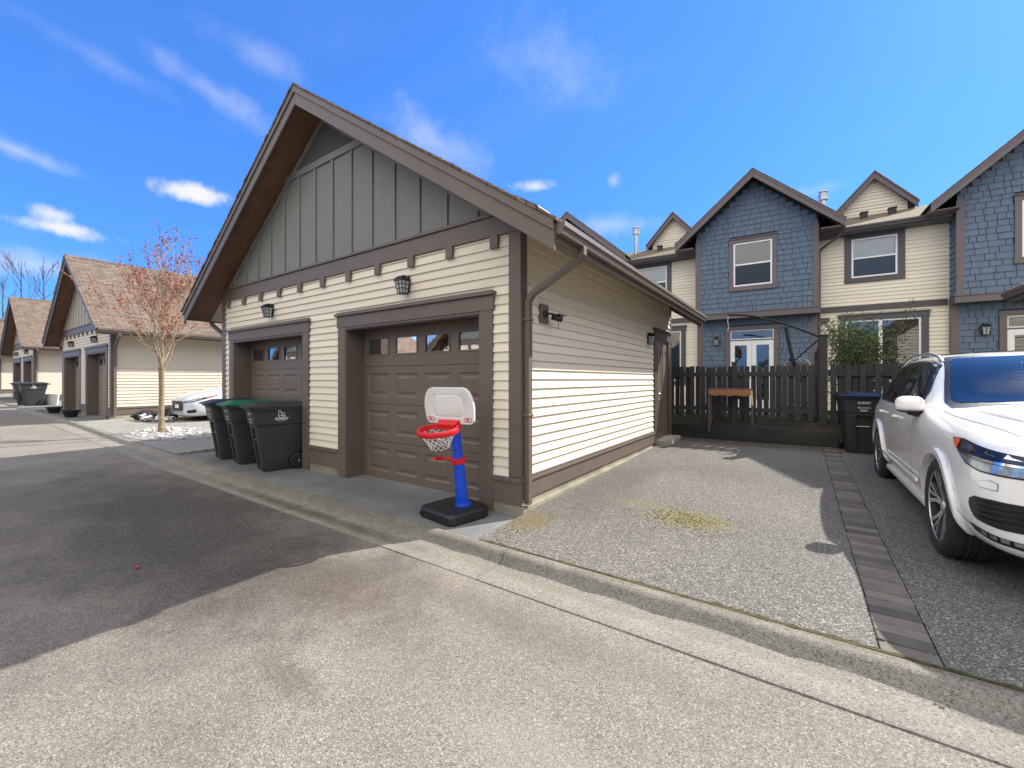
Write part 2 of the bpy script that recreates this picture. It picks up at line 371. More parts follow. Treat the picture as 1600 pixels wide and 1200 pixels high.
def shakes(mb, T, u0, u1, z0, z1, holes=(), e=.155, top=None):
    z = z0; r = 0
    while z < z1 - .02:
        zt = min(z + e, z1)
        a, b = u0, u1
        if top:
            ta, tb = top(zt); a, b = max(a, ta), min(b, tb)
        x = a - R.uniform(0, .1)
        while x < b:
            w = R.choice([.12, .16, .2, .24, .3]) * R.uniform(.9, 1.1)
            p, q = max(x, a), min(x + w - .012, b)
            x += w
            if q - p < .02: continue
            segs = [(p, q)]
            for (ha, hb, za, zb) in holes:
                if z + .01 < zb and zt - .01 > za:
                    nv = []
                    for (s0, s1) in segs:
                        if hb <= s0 or ha >= s1: nv.append((s0, s1)); continue
                        if ha > s0: nv.append((s0, ha))
                        if hb < s1: nv.append((hb, s1))
                    segs = nv
            for (s0, s1) in segs:
                if s1 - s0 < .015: continue
                k = R.uniform(0, .010); dz = R.uniform(-.005, .003)
                vs = [T(s0, 0, z + dz), T(s1, 0, z + dz), T(s1, .018 + k, z + dz), T(s0, .018 + k, z + dz), T(s0, 0, zt), T(s1, 0, zt), T(s1, .005, zt), T(s0, .005, zt)]
                mb.add(vs, [(0, 3, 2, 1), (4, 5, 6, 7), (0, 1, 5, 4), (1, 2, 6, 5), (2, 3, 7, 6), (3, 0, 4, 7)])
        z = zt

def frame_boxes(mb, T, a, b, z0, z1, w, d0, d1, bottom=True, top=True):
    """rectangular frame of width w; T(u,out,z)"""
    mb.box(a, a + w, d0, d1, z0, z1, lambda p: T(*p)); mb.box(b - w, b, d0, d1, z0, z1, lambda p: T(*p))
    if top: mb.box(a + w, b - w, d0, d1, z1 - w, z1, lambda p: T(*p))
    if bottom: mb.box(a + w, b - w, d0, d1, z0, z0 + w, lambda p: T(*p))

# ------------------------------------------------------------------ wall lantern
def wall_lamp(parent, loc, rz, s=1.0, name='wall_lamp'):
    """lantern; local: back plate in x-z plane at y=0, sticks out toward -y"""
    mb = MB()
    T = Matrix.Translation(loc) @ Matrix.Rotation(rz, 4, 'Z') @ Matrix.Scale(s, 4)
    f = lambda p: tuple(T @ V(p))
    mb.box(-.05, .05, -.02, 0, -.10, .13, f)
    # hood: tapered roof
    def ring(hw, z, d0, d1): return [(-hw, -d0, z), (hw, -d0, z), (hw, -d1, z), (-hw, -d1, z)]
    prof = [ring(.085, .045, .02, .19), ring(.08, .07, .02, .185), ring(.055, .11, .02, .15), ring(.03, .135, .02, .09)]
    vs = [f(p) for rg in prof for p in rg]; fs = [(0, 3, 2, 1), (12, 13, 14, 15)]
    for i in range(3):
        for k in range(4): fs.append((i * 4 + k, i * 4 + (k + 1) % 4, (i + 1) * 4 + (k + 1) % 4, (i + 1) * 4 + k))
    mb.add(vs, fs)
    # cage: side posts taper down
    tp = [(-.075, -.03), (.075, -.03), (.075, -.175), (-.075, -.175), (0, -.178), (-.076, -.1), (.076, -.1)]
    bt = [(-.05, -.045), (.05, -.045), (.05, -.14), (-.05, -.14), (0, -.143), (-.052, -.09), (.052, -.09)]
    for (a, b) in zip(tp, bt): mb.tube([f((a[0], a[1], .045)), f((b[0], b[1], -.125))], .0055 * s, 5)
    for zz, k in ((.0, .25), (-.06, .62)):
        q = [(t[0] * (1 - k) + u[0] * k, t[1] * (1 - k) + u[1] * k) for t, u in zip(tp[:4], bt[:4])]
        for i in range(4):
            a, b = q[i], q[(i + 1) % 4]; mb.tube([f((a[0], a[1], zz)), f((b[0], b[1], zz))], .005 * s, 5)
    mb.box(-.054, .054, -.145, -.04, -.138, -.122, f)
    o = mb.build(name, M['black'], parent)
    g = MB()
    vs = [f((t[0] * .93, -.1 + (t[1] + .1) * .93, .045)) for t in tp[:4]] + [f((t[0] * .93, -.09 + (t[1] + .09) * .93, -.122)) for t in bt[:4]]
    g.add(vs, [(0, 1, 2, 3), (7, 6, 5, 4), (0, 4, 5, 1), (1, 5, 6, 2), (2, 6, 7, 3), (3, 7, 4, 0)])
    g.build('lamp_glass', M['lampglass'], o)
    return o

# ------------------------------------------------------------------ garage
W = 7.0214; DEP = 5.99; OH = .672; OF = .4745; ZR = 5.545; SL = .670
def make_garage():
    g = empty('garage', (0, 0, 0), 'two-door cream garage with brown trim and basketball hoop standing in front', 'garage', 'gabled double garages along the lane')
    XC = -W / 2
    zt = lambda x: ZR - SL * abs(x - XC)
    TH = .20
    F = lambda u, o, z: (u, -o, z)            # front wall
    S = lambda u, o, z: (o, u, z)             # right side wall (faces +X)
    Lf = lambda u, o, z: (-W - o, u, z)
    B = lambda u, o, z: (u, DEP + o, z)
    # foundation
    for (a, b) in ((-W, -W + .39), (XC - .41, XC + .41), (-.39, 0)): mb = MB(); mb.box(a, b, -.012, .2, -.2, .135); mb.build('footing', M['found'], g, bevel=.006)
    mb = MB()
    mb.box(-.2, .006, .2, DEP, -.2, .2); mb.box(-W - .006, -W + .2, .2, DEP, -.2, .2); mb.box(-W + .2, -.2, DEP - .2, DEP + .004, -.2, .2)
    mb.box(-.2, .06, -.03, DEP - 1.2, -.2, .095)
    mb.build('foundation', M['found'], g, bevel=.006)
    mb = MB(); mb.box(-W + .2, -.2, .25, DEP - .2, -.1, .004); mb.build('floor_slab', M['concrete'], g)
    # openings
    ops = [(-.505 - 2.44, -.505), (-W + .505, -W + .505 + 2.44)]
    ZD = 2.14
    # core walls
    mb = MB()
    xs = [-W + .001, ops[1][0], ops[1][1], ops[0][0], ops[0][1], -.001]
    for i in (0, 2, 4): mb.box(xs[i], xs[i + 1], .001, .20, .135, ZD)
    mb.box(-W + .001, -.001, .001, .20, ZD, 3.0)
    mb.add([(-W, .001, 3.0), (0, .001, 3.0), (XC, .001, zt(XC) - TH), (-W, .2, 3.0), (0, .2, 3.0), (XC, .2, zt(XC) - TH)],
           [(0, 1, 2), (5, 4, 3), (0, 3, 4, 1), (1, 4, 5, 2), (2, 5, 3, 0)])
    mb.box(-.15, -.001, .2, DEP - .001, .2, 3.0); mb.box(-W + .001, -W + .15, .2, DEP - .001, .2, 3.0)
    mb.box(-W + .15, -.15, DEP - .15, DEP - .001, .2, 3.0)
    mb.add([(-W, DEP - .001, 3.0), (0, DEP - .001, 3.0), (XC, DEP - .001, zt(XC) - TH), (-W, DEP - .2, 3.0), (0, DEP - .2, 3.0), (XC, DEP - .2, zt(XC) - TH)],
           [(0, 1, 2), (5, 4, 3), (0, 3, 4, 1), (1, 4, 5, 2), (2, 5, 3, 0)])
    mb.build('wall', M['siding'], g)
    # siding
    mb = MB()
    # front: regions: left strip, pier, right strip, above
    cb = .125
    holes = []
    for (a, b) in ops: holes.append((a - .175, b + .175, 0, 2.30))
    siding(mb, F, -W + cb, -cb, .393, 2.92, holes)
    # side right
    dy0, dy1 = 4.86, 5.70
    siding(mb, S, .10, DEP - .06, .405, 3.01, [(dy0 - .19, dy1 + .17, 0, 2.42)])
    siding(mb, Lf, .10, DEP - .10, .405, 3.01)
    # back incl gable
    inv = lambda z: (XC - (ZR - TH - z) / SL, XC + (ZR - TH - z) / SL)
    siding(mb, B, -W + .1, -.1, .405, 5.3, (), top=lambda z: inv(z))
    mb.build('siding', M['siding'], g)
    # corner boards
    for (x0, x1, y0, y1) in ((-cb, .024, -.026, -.001), (-W - .024, -W + cb, -.026, -.001)):
        mb = MB(); mb.box(x0, x1, y0, y1, .40, 2.99); 
        sx = 0 if x1 > -1 else -W
        if sx == 0: mb.box(.001, .0235, -.0005, .10, .40, 3.0)
        else: mb.box(-W - .0235, -W - .001, -.0005, .10, .40, 3.0)
        mb.build('corner_board', M['trim'], g, bevel=.003)
    for sx in (0, 1):
        mb = MB()
        if sx == 0: mb.box(.001, .024, DEP - .055, DEP + .024, .3, 3.0); mb.box(-.10, .0005, DEP + .001, DEP + .0235, .3, 3.0)
        else: mb.box(-W - .024, -W - .001, DEP - .10, DEP + .024, .3, 3.0); mb.box(-W - .0005, -W + .10, DEP + .001, DEP + .0235, .3, 3.0)
        mb.build('corner_board', M['trim'], g, bevel=.003)
    # skirt boards with cap
    for (a, b) in ((-W - .03, -W + .33), (XC - .39, XC + .39), (-.33, .03)):
        mb = MB(); mb.box(a, b, -.034, -.002, .125, .345); mb.box(a - .004, b + .004, -.052, -.002, .345, .393); mb.build('skirt_board', M['trim'], g, bevel=.003)
    mb = MB()
    mb.box(.002, .030, -.0015, dy0 - .18, .165, .345); mb.box(.002, .048, -.0015, dy0 - .18, .345, .372); mb.box(.002, .036, -.0015, dy0 - .18, .372, .405)
    mb.build('skirt_board', M['trim'], g, bevel=.003); mb = MB(); mb.box(.002, .030, dy1 + .16, DEP, .165, .395); mb.build('skirt_board', M['trim'], g, bevel=.003); mb = MB()
    mb.box(-W - .03, -W - .002, -.0015, DEP, .165, .345); mb.box(-W - .048, -W - .002, -.0015, DEP, .345, .400)
    mb.build('skirt_board', M['trim'], g, bevel=.003); mb = MB(); mb.box(-W, 0, DEP + .002, DEP + .03, .165, .40)
    mb.build('skirt_board', M['trim'], g, bevel=.003)
    # belt
    mb = MB(); mb.box(-W - .028, .028, -.036, -.0012, 2.92, 3.125); mb.box(-W + .02, -.02, -.060, -.0012, 3.125, 3.160)
    mb.build('belt_board', M['trim'], g, bevel=.003)
    for i in range(11):
        x = -W + .30 + i * (W - .60) / 10.
        mb = MB(); mb.box(x - .052, x + .052, -.055, -.018, 2.785, 2.9195); mb.build('dentil_block', M['trim'], g, bevel=.003)
    # gable panel + battens + rake trims
    mb = MB(); zb = 3.16; k = (ZR - TH - zb) / SL
    mb.prism([(XC - k, zb), (XC + k, zb), (XC, ZR - TH)], lambda p: (p[0], -.014, p[1]), lambda p: (p[0], .0005, p[1]))
    n = 15
    zv = 4.62      # underside of vent beam
    for i in range(n + 1):
        x = XC + (i - n / 2.) * .455
        zz = min(ZR - TH - SL * abs(x - XC) - .02, zv)
        if zz > zb + .05: mb.box(x - .026, x + .026, -.034, -.0145, zb, zz)
    kv = (ZR - TH - zv) / SL
    mb.box(XC - kv, XC + kv, -.040, -.0145, zv, zv + .10)
    for sgn in (-1, 1):
        a = V((XC + sgn * (k), 0, zb)); b_ = V((XC, 0, ZR - TH))
        w_ = .085
        poly = [(a.x, a.z), (b_.x, b_.z), (b_.x, b_.z - w_ * 1.2), (a.x - sgn * w_ * 1.8, a.z)]
        mb.prism(poly, lambda p: (p[0], -.037 - .001 * (sgn > 0), p[1]), lambda p: (p[0], -.0142, p[1]))
    gp = mb.build('gable_panel', M['gable'], g, bevel=.003)
    mb = MB(); z = zv + .10
    while z < ZR - TH - .14:
        h = (ZR - TH - .10 - z) / SL
        if h > .03: mb.add([(XC - h, -.036, z), (XC + h, -.036, z), (XC + h, -.016, z + .034), (XC - h, -.016, z + .034), (XC - h, -.036, z + .006), (XC + h, -.036, z + .006)],
               [(0, 1, 5, 4), (4, 5, 2, 3)])
        z += .036
    mb.build('gable_vent', M['gable'], g, fix=False)
    # roof slabs (uv in metres)
    y0, y1 = -OF - .012, DEP + .07
    for sgn in (-1, 1):
        me_v = []; fs = []; uvs = []
        xe = OH + W / 2 - .012 + .02
        rows = 34; ln = xe
        mb = MB()
        pts = []
        th = .018
        for (yy0, yy1, dz0, dz1) in ((y0, y1, 0.0, -.03),):
            vs = [(XC, yy0, ZR + .02), (XC + sgn * xe, yy0, ZR + .02 - SL * xe), (XC + sgn * xe, yy1, ZR + .02 - SL * xe), (XC, yy1, ZR + .02)]
            vs += [(p[0], p[1], p[2] - .026) for p in vs]
            mb.add(vs, [(0, 1, 2, 3), (7, 6, 5, 4), (0, 4, 5, 1), (1, 5, 6, 2), (2, 6, 7, 3), (3, 7, 4, 0)])
        # tab courses along the rake edges: thin ragged starter pieces
        d = 0.06
        while d < xe - .1:
            xx0 = XC + sgn * d; xx1 = XC + sgn * (d + R.uniform(.10, .13))
            z0_ = ZR + .021 - SL * d; z1_ = ZR + .021 - SL * abs(xx1 - XC)
            for ye, yd in ((y0, -1), (y1, 1)):
                e1 = ye + yd * R.uniform(.002, .014); e0 = ye - yd * .2
                t = R.uniform(.004, .010)
                mb.add([(xx0, e0, z0_ + .001), (xx1, e0, z1_ + t), (xx1, e1, z1_ + t), (xx0, e1, z0_ + .001), (xx0, e0, z0_ - .02), (xx1, e0, z1_ - .02), (xx1, e1, z1_ - .02), (xx0, e1, z0_ - .02)],
                       [(0, 1, 2, 3), (7, 6, 5, 4), (0, 4, 5, 1), (1, 5, 6, 2), (2, 6, 7, 3), (3, 7, 4, 0)])
            d += .13
        # ridge cap half
        y = y0
        while y < y1 - .05:
            ye = min(y + .24, y1)
            mb.add([(XC - sgn * .0, y, ZR + .034), (XC + sgn * .13, y, ZR + .034 - SL * .13), (XC + sgn * .13, ye, ZR + .026 - SL * .13), (XC, ye, ZR + .026),
                    (XC, y, ZR + .02), (XC + sgn * .13, y, ZR + .02 - SL * .13)], [(0, 1, 2, 3), (4, 5, 1, 0)])
            y = ye - .01
        o = mb.build('roof', M['roof'], g)
        me = o.data; uvl = me.uv_layers.new(name='uv')
        for p in me.polygons:
            for li in p.loop_indices:
                co = me.vertices[me.loops[li].vertex_index].co
                uvl.data[li].uv = (co.y, abs(co.x - XC) * 1.2)
        # soffit: front overhang (brown boards across), then side overhang in cream
        zo = .155
        for (ya, yb_) in ((-OF + .035, -.0012), (DEP + .026, DEP + .065)):
            d = .05; mb = MB()
            while d < xe - .04:
                d1 = min(d + .135, xe - .03)
                q = [(XC + sgn * d, ZR - zo - SL * d), (XC + sgn * d1, ZR - zo - SL * d1), (XC + sgn * d1, ZR - zo + .02 - SL * d1), (XC + sgn * d, ZR - zo + .02 - SL * d)]
                mb.prism(q, lambda p: (p[0], ya, p[1]), lambda p: (p[0], yb_, p[1]))
                q = [(XC + sgn * (d1), ZR - zo + .003 - SL * (d1)), (XC + sgn * (d1 + .006), ZR - zo + .003 - SL * (d1 + .006)), (XC + sgn * (d1 + .006), ZR - zo + .02 - SL * (d1 + .006)), (XC + sgn * (d1), ZR - zo + .02 - SL * (d1))]
                mb.prism(q, lambda p: (p[0], ya, p[1]), lambda p: (p[0], yb_, p[1]))
                d = d1 + .006
            mb.build('soffit', M['soffit'], g)
        mb = MB(); d = W / 2 + .005
        while d < xe - .05:
            d1 = min(d + .125, xe - .03)
            q = [(XC + sgn * d, ZR - zo - SL * d), (XC + sgn * d1, ZR - zo - .006 - SL * d1), (XC + sgn * d1, ZR - zo + .02 - SL * d1), (XC + sgn * d, ZR - zo + .02 - SL * d)]
            mb.prism(q, lambda p: (p[0], 0.0, p[1]), lambda p: (p[0], DEP + .02, p[1]))
            d = d1 + .004
        mb.build('soffit', M['soffit2'], g)
        # rake boards front and back
        for (ya, yb_, yc, yd, nm) in ((-OF - .004, -OF + .045, -OF + .016, -OF + .040, 'rake_board'), (DEP + .02, DEP + .066, DEP + .022, DEP + .05, 'rake_board')):
            mb = MB()
            xk = xe - .03
            q = [(XC, ZR - .006), (XC + sgn * xk, ZR - .006 - SL * xk), (XC + sgn * xk, ZR - .095 - SL * xk), (XC, ZR - .095)]
            mb.prism(q, lambda p: (p[0], ya, p[1]), lambda p: (p[0], yb_, p[1]))
            q = [(XC, ZR - .095), (XC + sgn * xk, ZR - .095 - SL * xk), (XC + sgn * xk, ZR - .262 - SL * xk), (XC, ZR - .262)]
            mb.prism(q, lambda p: (p[0], yc if ya < 0 else ya + .0, p[1]), lambda p: (p[0], yd, p[1]))
            mb.build(nm, M['trim'], g, bevel=.003)
        # fascia along the eave + gutter
        ze = ZR - SL * xe
        mb = MB(); xf = XC + sgn * (xe - .045)
        mb.box(xf, xf + sgn * .02, y0 + .06, y1 - .01, ze - .16, ze + .01); mb.build('fascia', M['trim'], g)
        gp_ = [(0, 0), (0, -.115), (.07, -.115), (.085, -.06), (.105, -.045), (.105, 0.004), (.098, .004), (.098, -.04), (.075, -.055), (.062, -.108), (.008, -.108), (.008, 0)]
        mb = MB(); gx = XC + sgn * (xe - .025)
        mb.prism(gp_, lambda p: (gx + sgn * p[0] * .8, y0 + .055, ze - .008 + p[1] * .85), lambda p: (gx + sgn * p[0] * .8, y1 - .015, ze - .008 + p[1] * .85))
        for yy in (y0 + .05, y1 - .015):
            mb.prism(gp_[:6], lambda p: (gx + sgn * p[0] * .8, yy, ze - .008 + p[1] * .85), lambda p: (gx + sgn * p[0] * .8, yy + .004, ze - .008 + p[1] * .85))
        mb.build('gutter', M['trim'], g, smooth=False)
        # downspout
        mb = MB(); wx = XC + sgn * (W / 2)
        yq = .062
        pts = [(gx + sgn * .03, .03, ze - .10), (gx + sgn * .03, .03, ze - .165), (gx - sgn * .02, .035, ze - .22), (wx + sgn * .12, yq, ze - .46), (wx + sgn * .062, yq, ze - .54), (wx + sgn * .062, yq, ze - .7), (wx + sgn * .062, yq, .12)]
        def rect_sweep(mb, pts, hx, hy):
            vs = []
            for i, p in enumerate(pts):
                p = V(p); d = (V(pts[min(i + 1, len(pts) - 1)]) - V(pts[max(i - 1, 0)])).normalized()
                a = V((0, 1, 0)); b = d.cross(a).normalized()
                for (s1, s2) in ((-1, -1), (1, -1), (1, 1), (-1, 1)): vs.append(p + a * hy * s1 + b * hx * s2)
            fs = [(0, 1, 2, 3)[::-1], tuple(range(len(vs) - 4, len(vs)))]
            for i in range(len(pts) - 1):
                for k in range(4): fs.append((i * 4 + k, i * 4 + (k + 1) % 4, i * 4 + 4 + (k + 1) % 4, i * 4 + 4 + k))
            mb.add(vs, fs)
        rect_sweep(mb, pts, .028, .036)
        for zz in (1.02, 2.0): mb.box(wx + sgn * .026, wx + sgn * .098, yq - .048, yq + .048, zz, zz + .03)
        mb.build('downspout', M['trim'], g, bevel=.006)
    # roof vent on the right slope
    mb = MB(); d = 2.95; zz = ZR - SL * d
    mb.add([(XC + d - .2, 1.05, zz + .16 + .13), (XC + d + .14, 1.05, zz + .14 - .06), (XC + d + .14, 1.45, zz + .14 - .06), (XC + d - .2, 1.45, zz + .16 + .13),
            (XC + d - .2, 1.05, zz + .11), (XC + d + .14, 1.05, zz - .1), (XC + d + .14, 1.45, zz - .1), (XC + d - .2, 1.45, zz + .11)],
           [(0, 1, 2, 3), (7, 6, 5, 4), (0, 4, 5, 1), (1, 5, 6, 2), (2, 6, 7, 3), (3, 7, 4, 0)])
    mb.build('roof_vent', M['blackp'], g, bevel=.01)
    # door frames
    RD = .26
    for (a, b) in ops:
        mb = MB(); t = .175
        mb.box(a - t, a, -.040, -.001, -.0, 2.14); mb.box(b, b + t, -.040, -.001, -.0, 2.14)
        mb.box(a - t - .02, b + t + .02, -.046, -.001, 2.14, 2.30)
        mb.box(a - t - .045, b + t + .045, -.078, -.001, 2.30, 2.335); mb.box(a - t - .01, b + t + .01, -.06, -.001, 2.335, 2.352)
        # jambs and head
        mb.box(a, a + .014, -.03, RD - .002, .003, 2.125); mb.box(b - .014, b, -.03, RD - .002, .003, 2.125)
        mb.box(a + .0005, b - .0005, -.03, RD - .002, 2.125, 2.1395)
        mb.build('door_frame', M['trim'], g, bevel=.003)
        mb = MB(); mb.tube([(a + .002, -.012, 2.118), (b - .002, -.012, 2.118)], .032, 12); mb.build('roller_seal', M['trim2'], g, smooth=True)
        # the door: 4 sections, panels
        mb = MB(); H = 2.115; sh = H / 4; wd = b - a; pw = .455; gap = (wd - 4 * pw) / 5 
        cols = [a + gap * 1.0 + i * (pw + gap) for i in range(4)]
        panes = []
        y = RD
        for r in range(4):
            z0 = r * sh + .004; z1 = (r + 1) * sh - .004
            mb.box(a, b, y + .012, y + .045, r * sh - .001, (r + 1) * sh - .001 if r < 3 else H + .02)
            pz0, pz1 = z0 + .10, z1 - .095
            if r == 3: pz0, pz1 = 1.737, 1.995
            # face strips round the panels
            xs2 = [a]
            for c in cols: xs2 += [c, c + pw]
            xs2.append(b)
            mb.box(a, b, y, y + .012, z0, pz0); mb.box(a, b, y, y + .012, pz1, z1)
            for i in range(0, len(xs2), 2): mb.box(xs2[i], xs2[i + 1], y, y + .012, pz0, pz1)
            for c in cols:
                if r == 3: panes.append((c, c + pw, pz0, pz1)); 
                if r == 3:
                    frame_boxes(mb, lambda u, o, z: (u, y - o, z), c, c + pw, pz0, pz1, .022, -.006, .008)
                    continue
                rects = [(0, .0), (.018, -.011), (.045, -.011), (.075, -.001)]
                vs = []
                for (ins, dp) in rects:
                    vs += [(c + ins, y - dp, pz0 + ins), (c + pw - ins, y - dp, pz0 + ins), (c + pw - ins, y - dp, pz1 - ins), (c + ins, y - dp, pz1 - ins)]
                fs = [(12, 13, 14, 15)]
                for i in range(3):
                    for k in range(4): fs.append((i * 4 + k, i * 4 + (k + 1) % 4, i * 4 + 4 + (k + 1) % 4, i * 4 + 4 + k))
                mb.add(vs, fs)
        dr = mb.build('garage_door', M['door'], g)
        mb2 = MB(); mb2.box(a, b, RD - .004, RD + .03, -.012, .008); mb2.build('bottom_seal', M['blackp'], dr)
        for (c, d, e1, e2) in panes:
            q = MB(); q.add([(c + .02, y + .0105, e1 + .02), (d - .02, y + .0105, e1 + .02), (d - .02, y + .0105, e2 - .02), (c + .02, y + .0105, e2 - .02)], [(0, 1, 2, 3)])
            q.build('window_pane', M['dglass'], dr)
    # side door with trim
    T = S
    mb = MB(); f = lambda p: T(*p)
    mb.box(dy0 - .17, dy0, .001, .04, .13, 2.19, f); mb.box(dy1, dy1 + .14, .001, .04, .13, 2.19, f)
    mb.box(dy0 - .19, dy1 + .16, .001, .046, 2.19, 2.36, f); mb.box(dy0 - .21, dy1 + .18, .001, .07, 2.36, 2.41, f)
    mb.build('side_door_frame', M['trim2'], g, bevel=.003)
    mb = MB(); mb.box(dy0 + .001, dy1 - .001, -.06, .006, .15, 2.185, f)
    for (pa, pb) in ((.35, 1.0), (1.15, 2.0)):
        for (qa, qb) in ((dy0 + .1, dy0 + .37), (dy0 + .47, dy1 - .1)):
            frame_boxes(mb, lambda u, o, z: S(u, o, z), qa, qb, pa, pb, .02, .006, .016)
    sd = mb.build('side_door', M['door'], g)
    mb = MB(); mb.lathe([(.012, 0), (.012, .03), (.03, .035), (.033, .05), (.02, .065), (.001, .068)], 14, (.006, dy0 + .07, 1.1), 'x'); mb.build('handle', M['galv'], sd, smooth=True)
    mb = MB(); mb.box(dy0 - .05, dy1 + .12, .0, .26, -.1, .21, f); mb.build('doorstep', M['concrete'], g, bevel=.01)
    # lamps
    wall_lamp(g, (-1.67, -.017, 2.57), 0, .86); wall_lamp(g, (-5.06, -.017, 2.57), 0, .86)
    wall_lamp(g, (.017, 4.30, 2.16), PI / 2, .8)
    return g

# ------------------------------------------------------------------ townhouse unit
YB = 10.8; PHI = .043
def window_unit(parent, T, a, b, z0, z1, split=True, blind=.15, name='window', frame=.045, mid=None, depth=0.0, slats=False):
    """white framed window with pane(s), blind and dark room behind; T(u,out,z)"""
    f = lambda p: T(*p)
    mb = MB(); frame_boxes(mb, T, a, b, z0, z1, frame, depth - .05, depth + .022)
    zm = (z0 + z1) / 2
    if split: mb.box(a + frame, b - frame, depth - .03, depth + .016, zm - .022, zm + .022, f)
    if mid: 
        mb.box(mid - .04, mid + .04, depth - .04, depth + .02, z0 + frame, z1 - frame, f)
    o = mb.build(name, M['white'], parent, bevel=.004)
    mb = MB(); mb.add([T(a + .03, depth - .012, z0 + .03), T(b - .03, depth - .012, z0 + .03), T(b - .03, depth - .012, z1 - .03), T(a + .03, depth - .012, z1 - .03)], [(0, 1, 2, 3)])
    mb.build('pane', M['glass'], o, fix=False)
    if split:
        sq = MB(); sq.add([T(a + .045, depth - .002, z0 + .045), T(b - .045, depth - .002, z0 + .045), T(b - .045, depth - .002, zm - .022), T(a + .045, depth - .002, zm - .022)], [(0, 1, 2, 3)]); sq.build('insect_screen', M['screen'], o, fix=False)
    mb = MB(); d0 = depth - .12
    if blind > 0:
        zb = z1 - (z1 - z0) * blind; z = z1 - .03
        while z > zb:
            zz = max(z - .045, zb)
            mb.add([T(a + .04, d0, z), T(b - .04, d0, z), T(b - .04, d0 + .014, zz + .004), T(a + .04, d0 + .014, zz + .004)], [(0, 1, 2, 3)]); z = zz - .0001
        mb.build('blind', M['blind'], o, fix=False)
    mb = MB(); mb.add([T(a, d0 - .9, z0), T(b, d0 - .9, z0), T(b, d0 - .9, z1), T(a, d0 - .9, z1), T(a, depth - .03, z0), T(b, depth - .03, z0), T(b, depth - .03, z1), T(a, depth - .03, z1)],
           [(0, 1, 2, 3), (0, 4, 5, 1), (1, 5, 6, 2), (2, 6, 7, 3), (3, 7, 4, 0)])
    mb.build('room', M['dark'], o, fix=False)
    return o

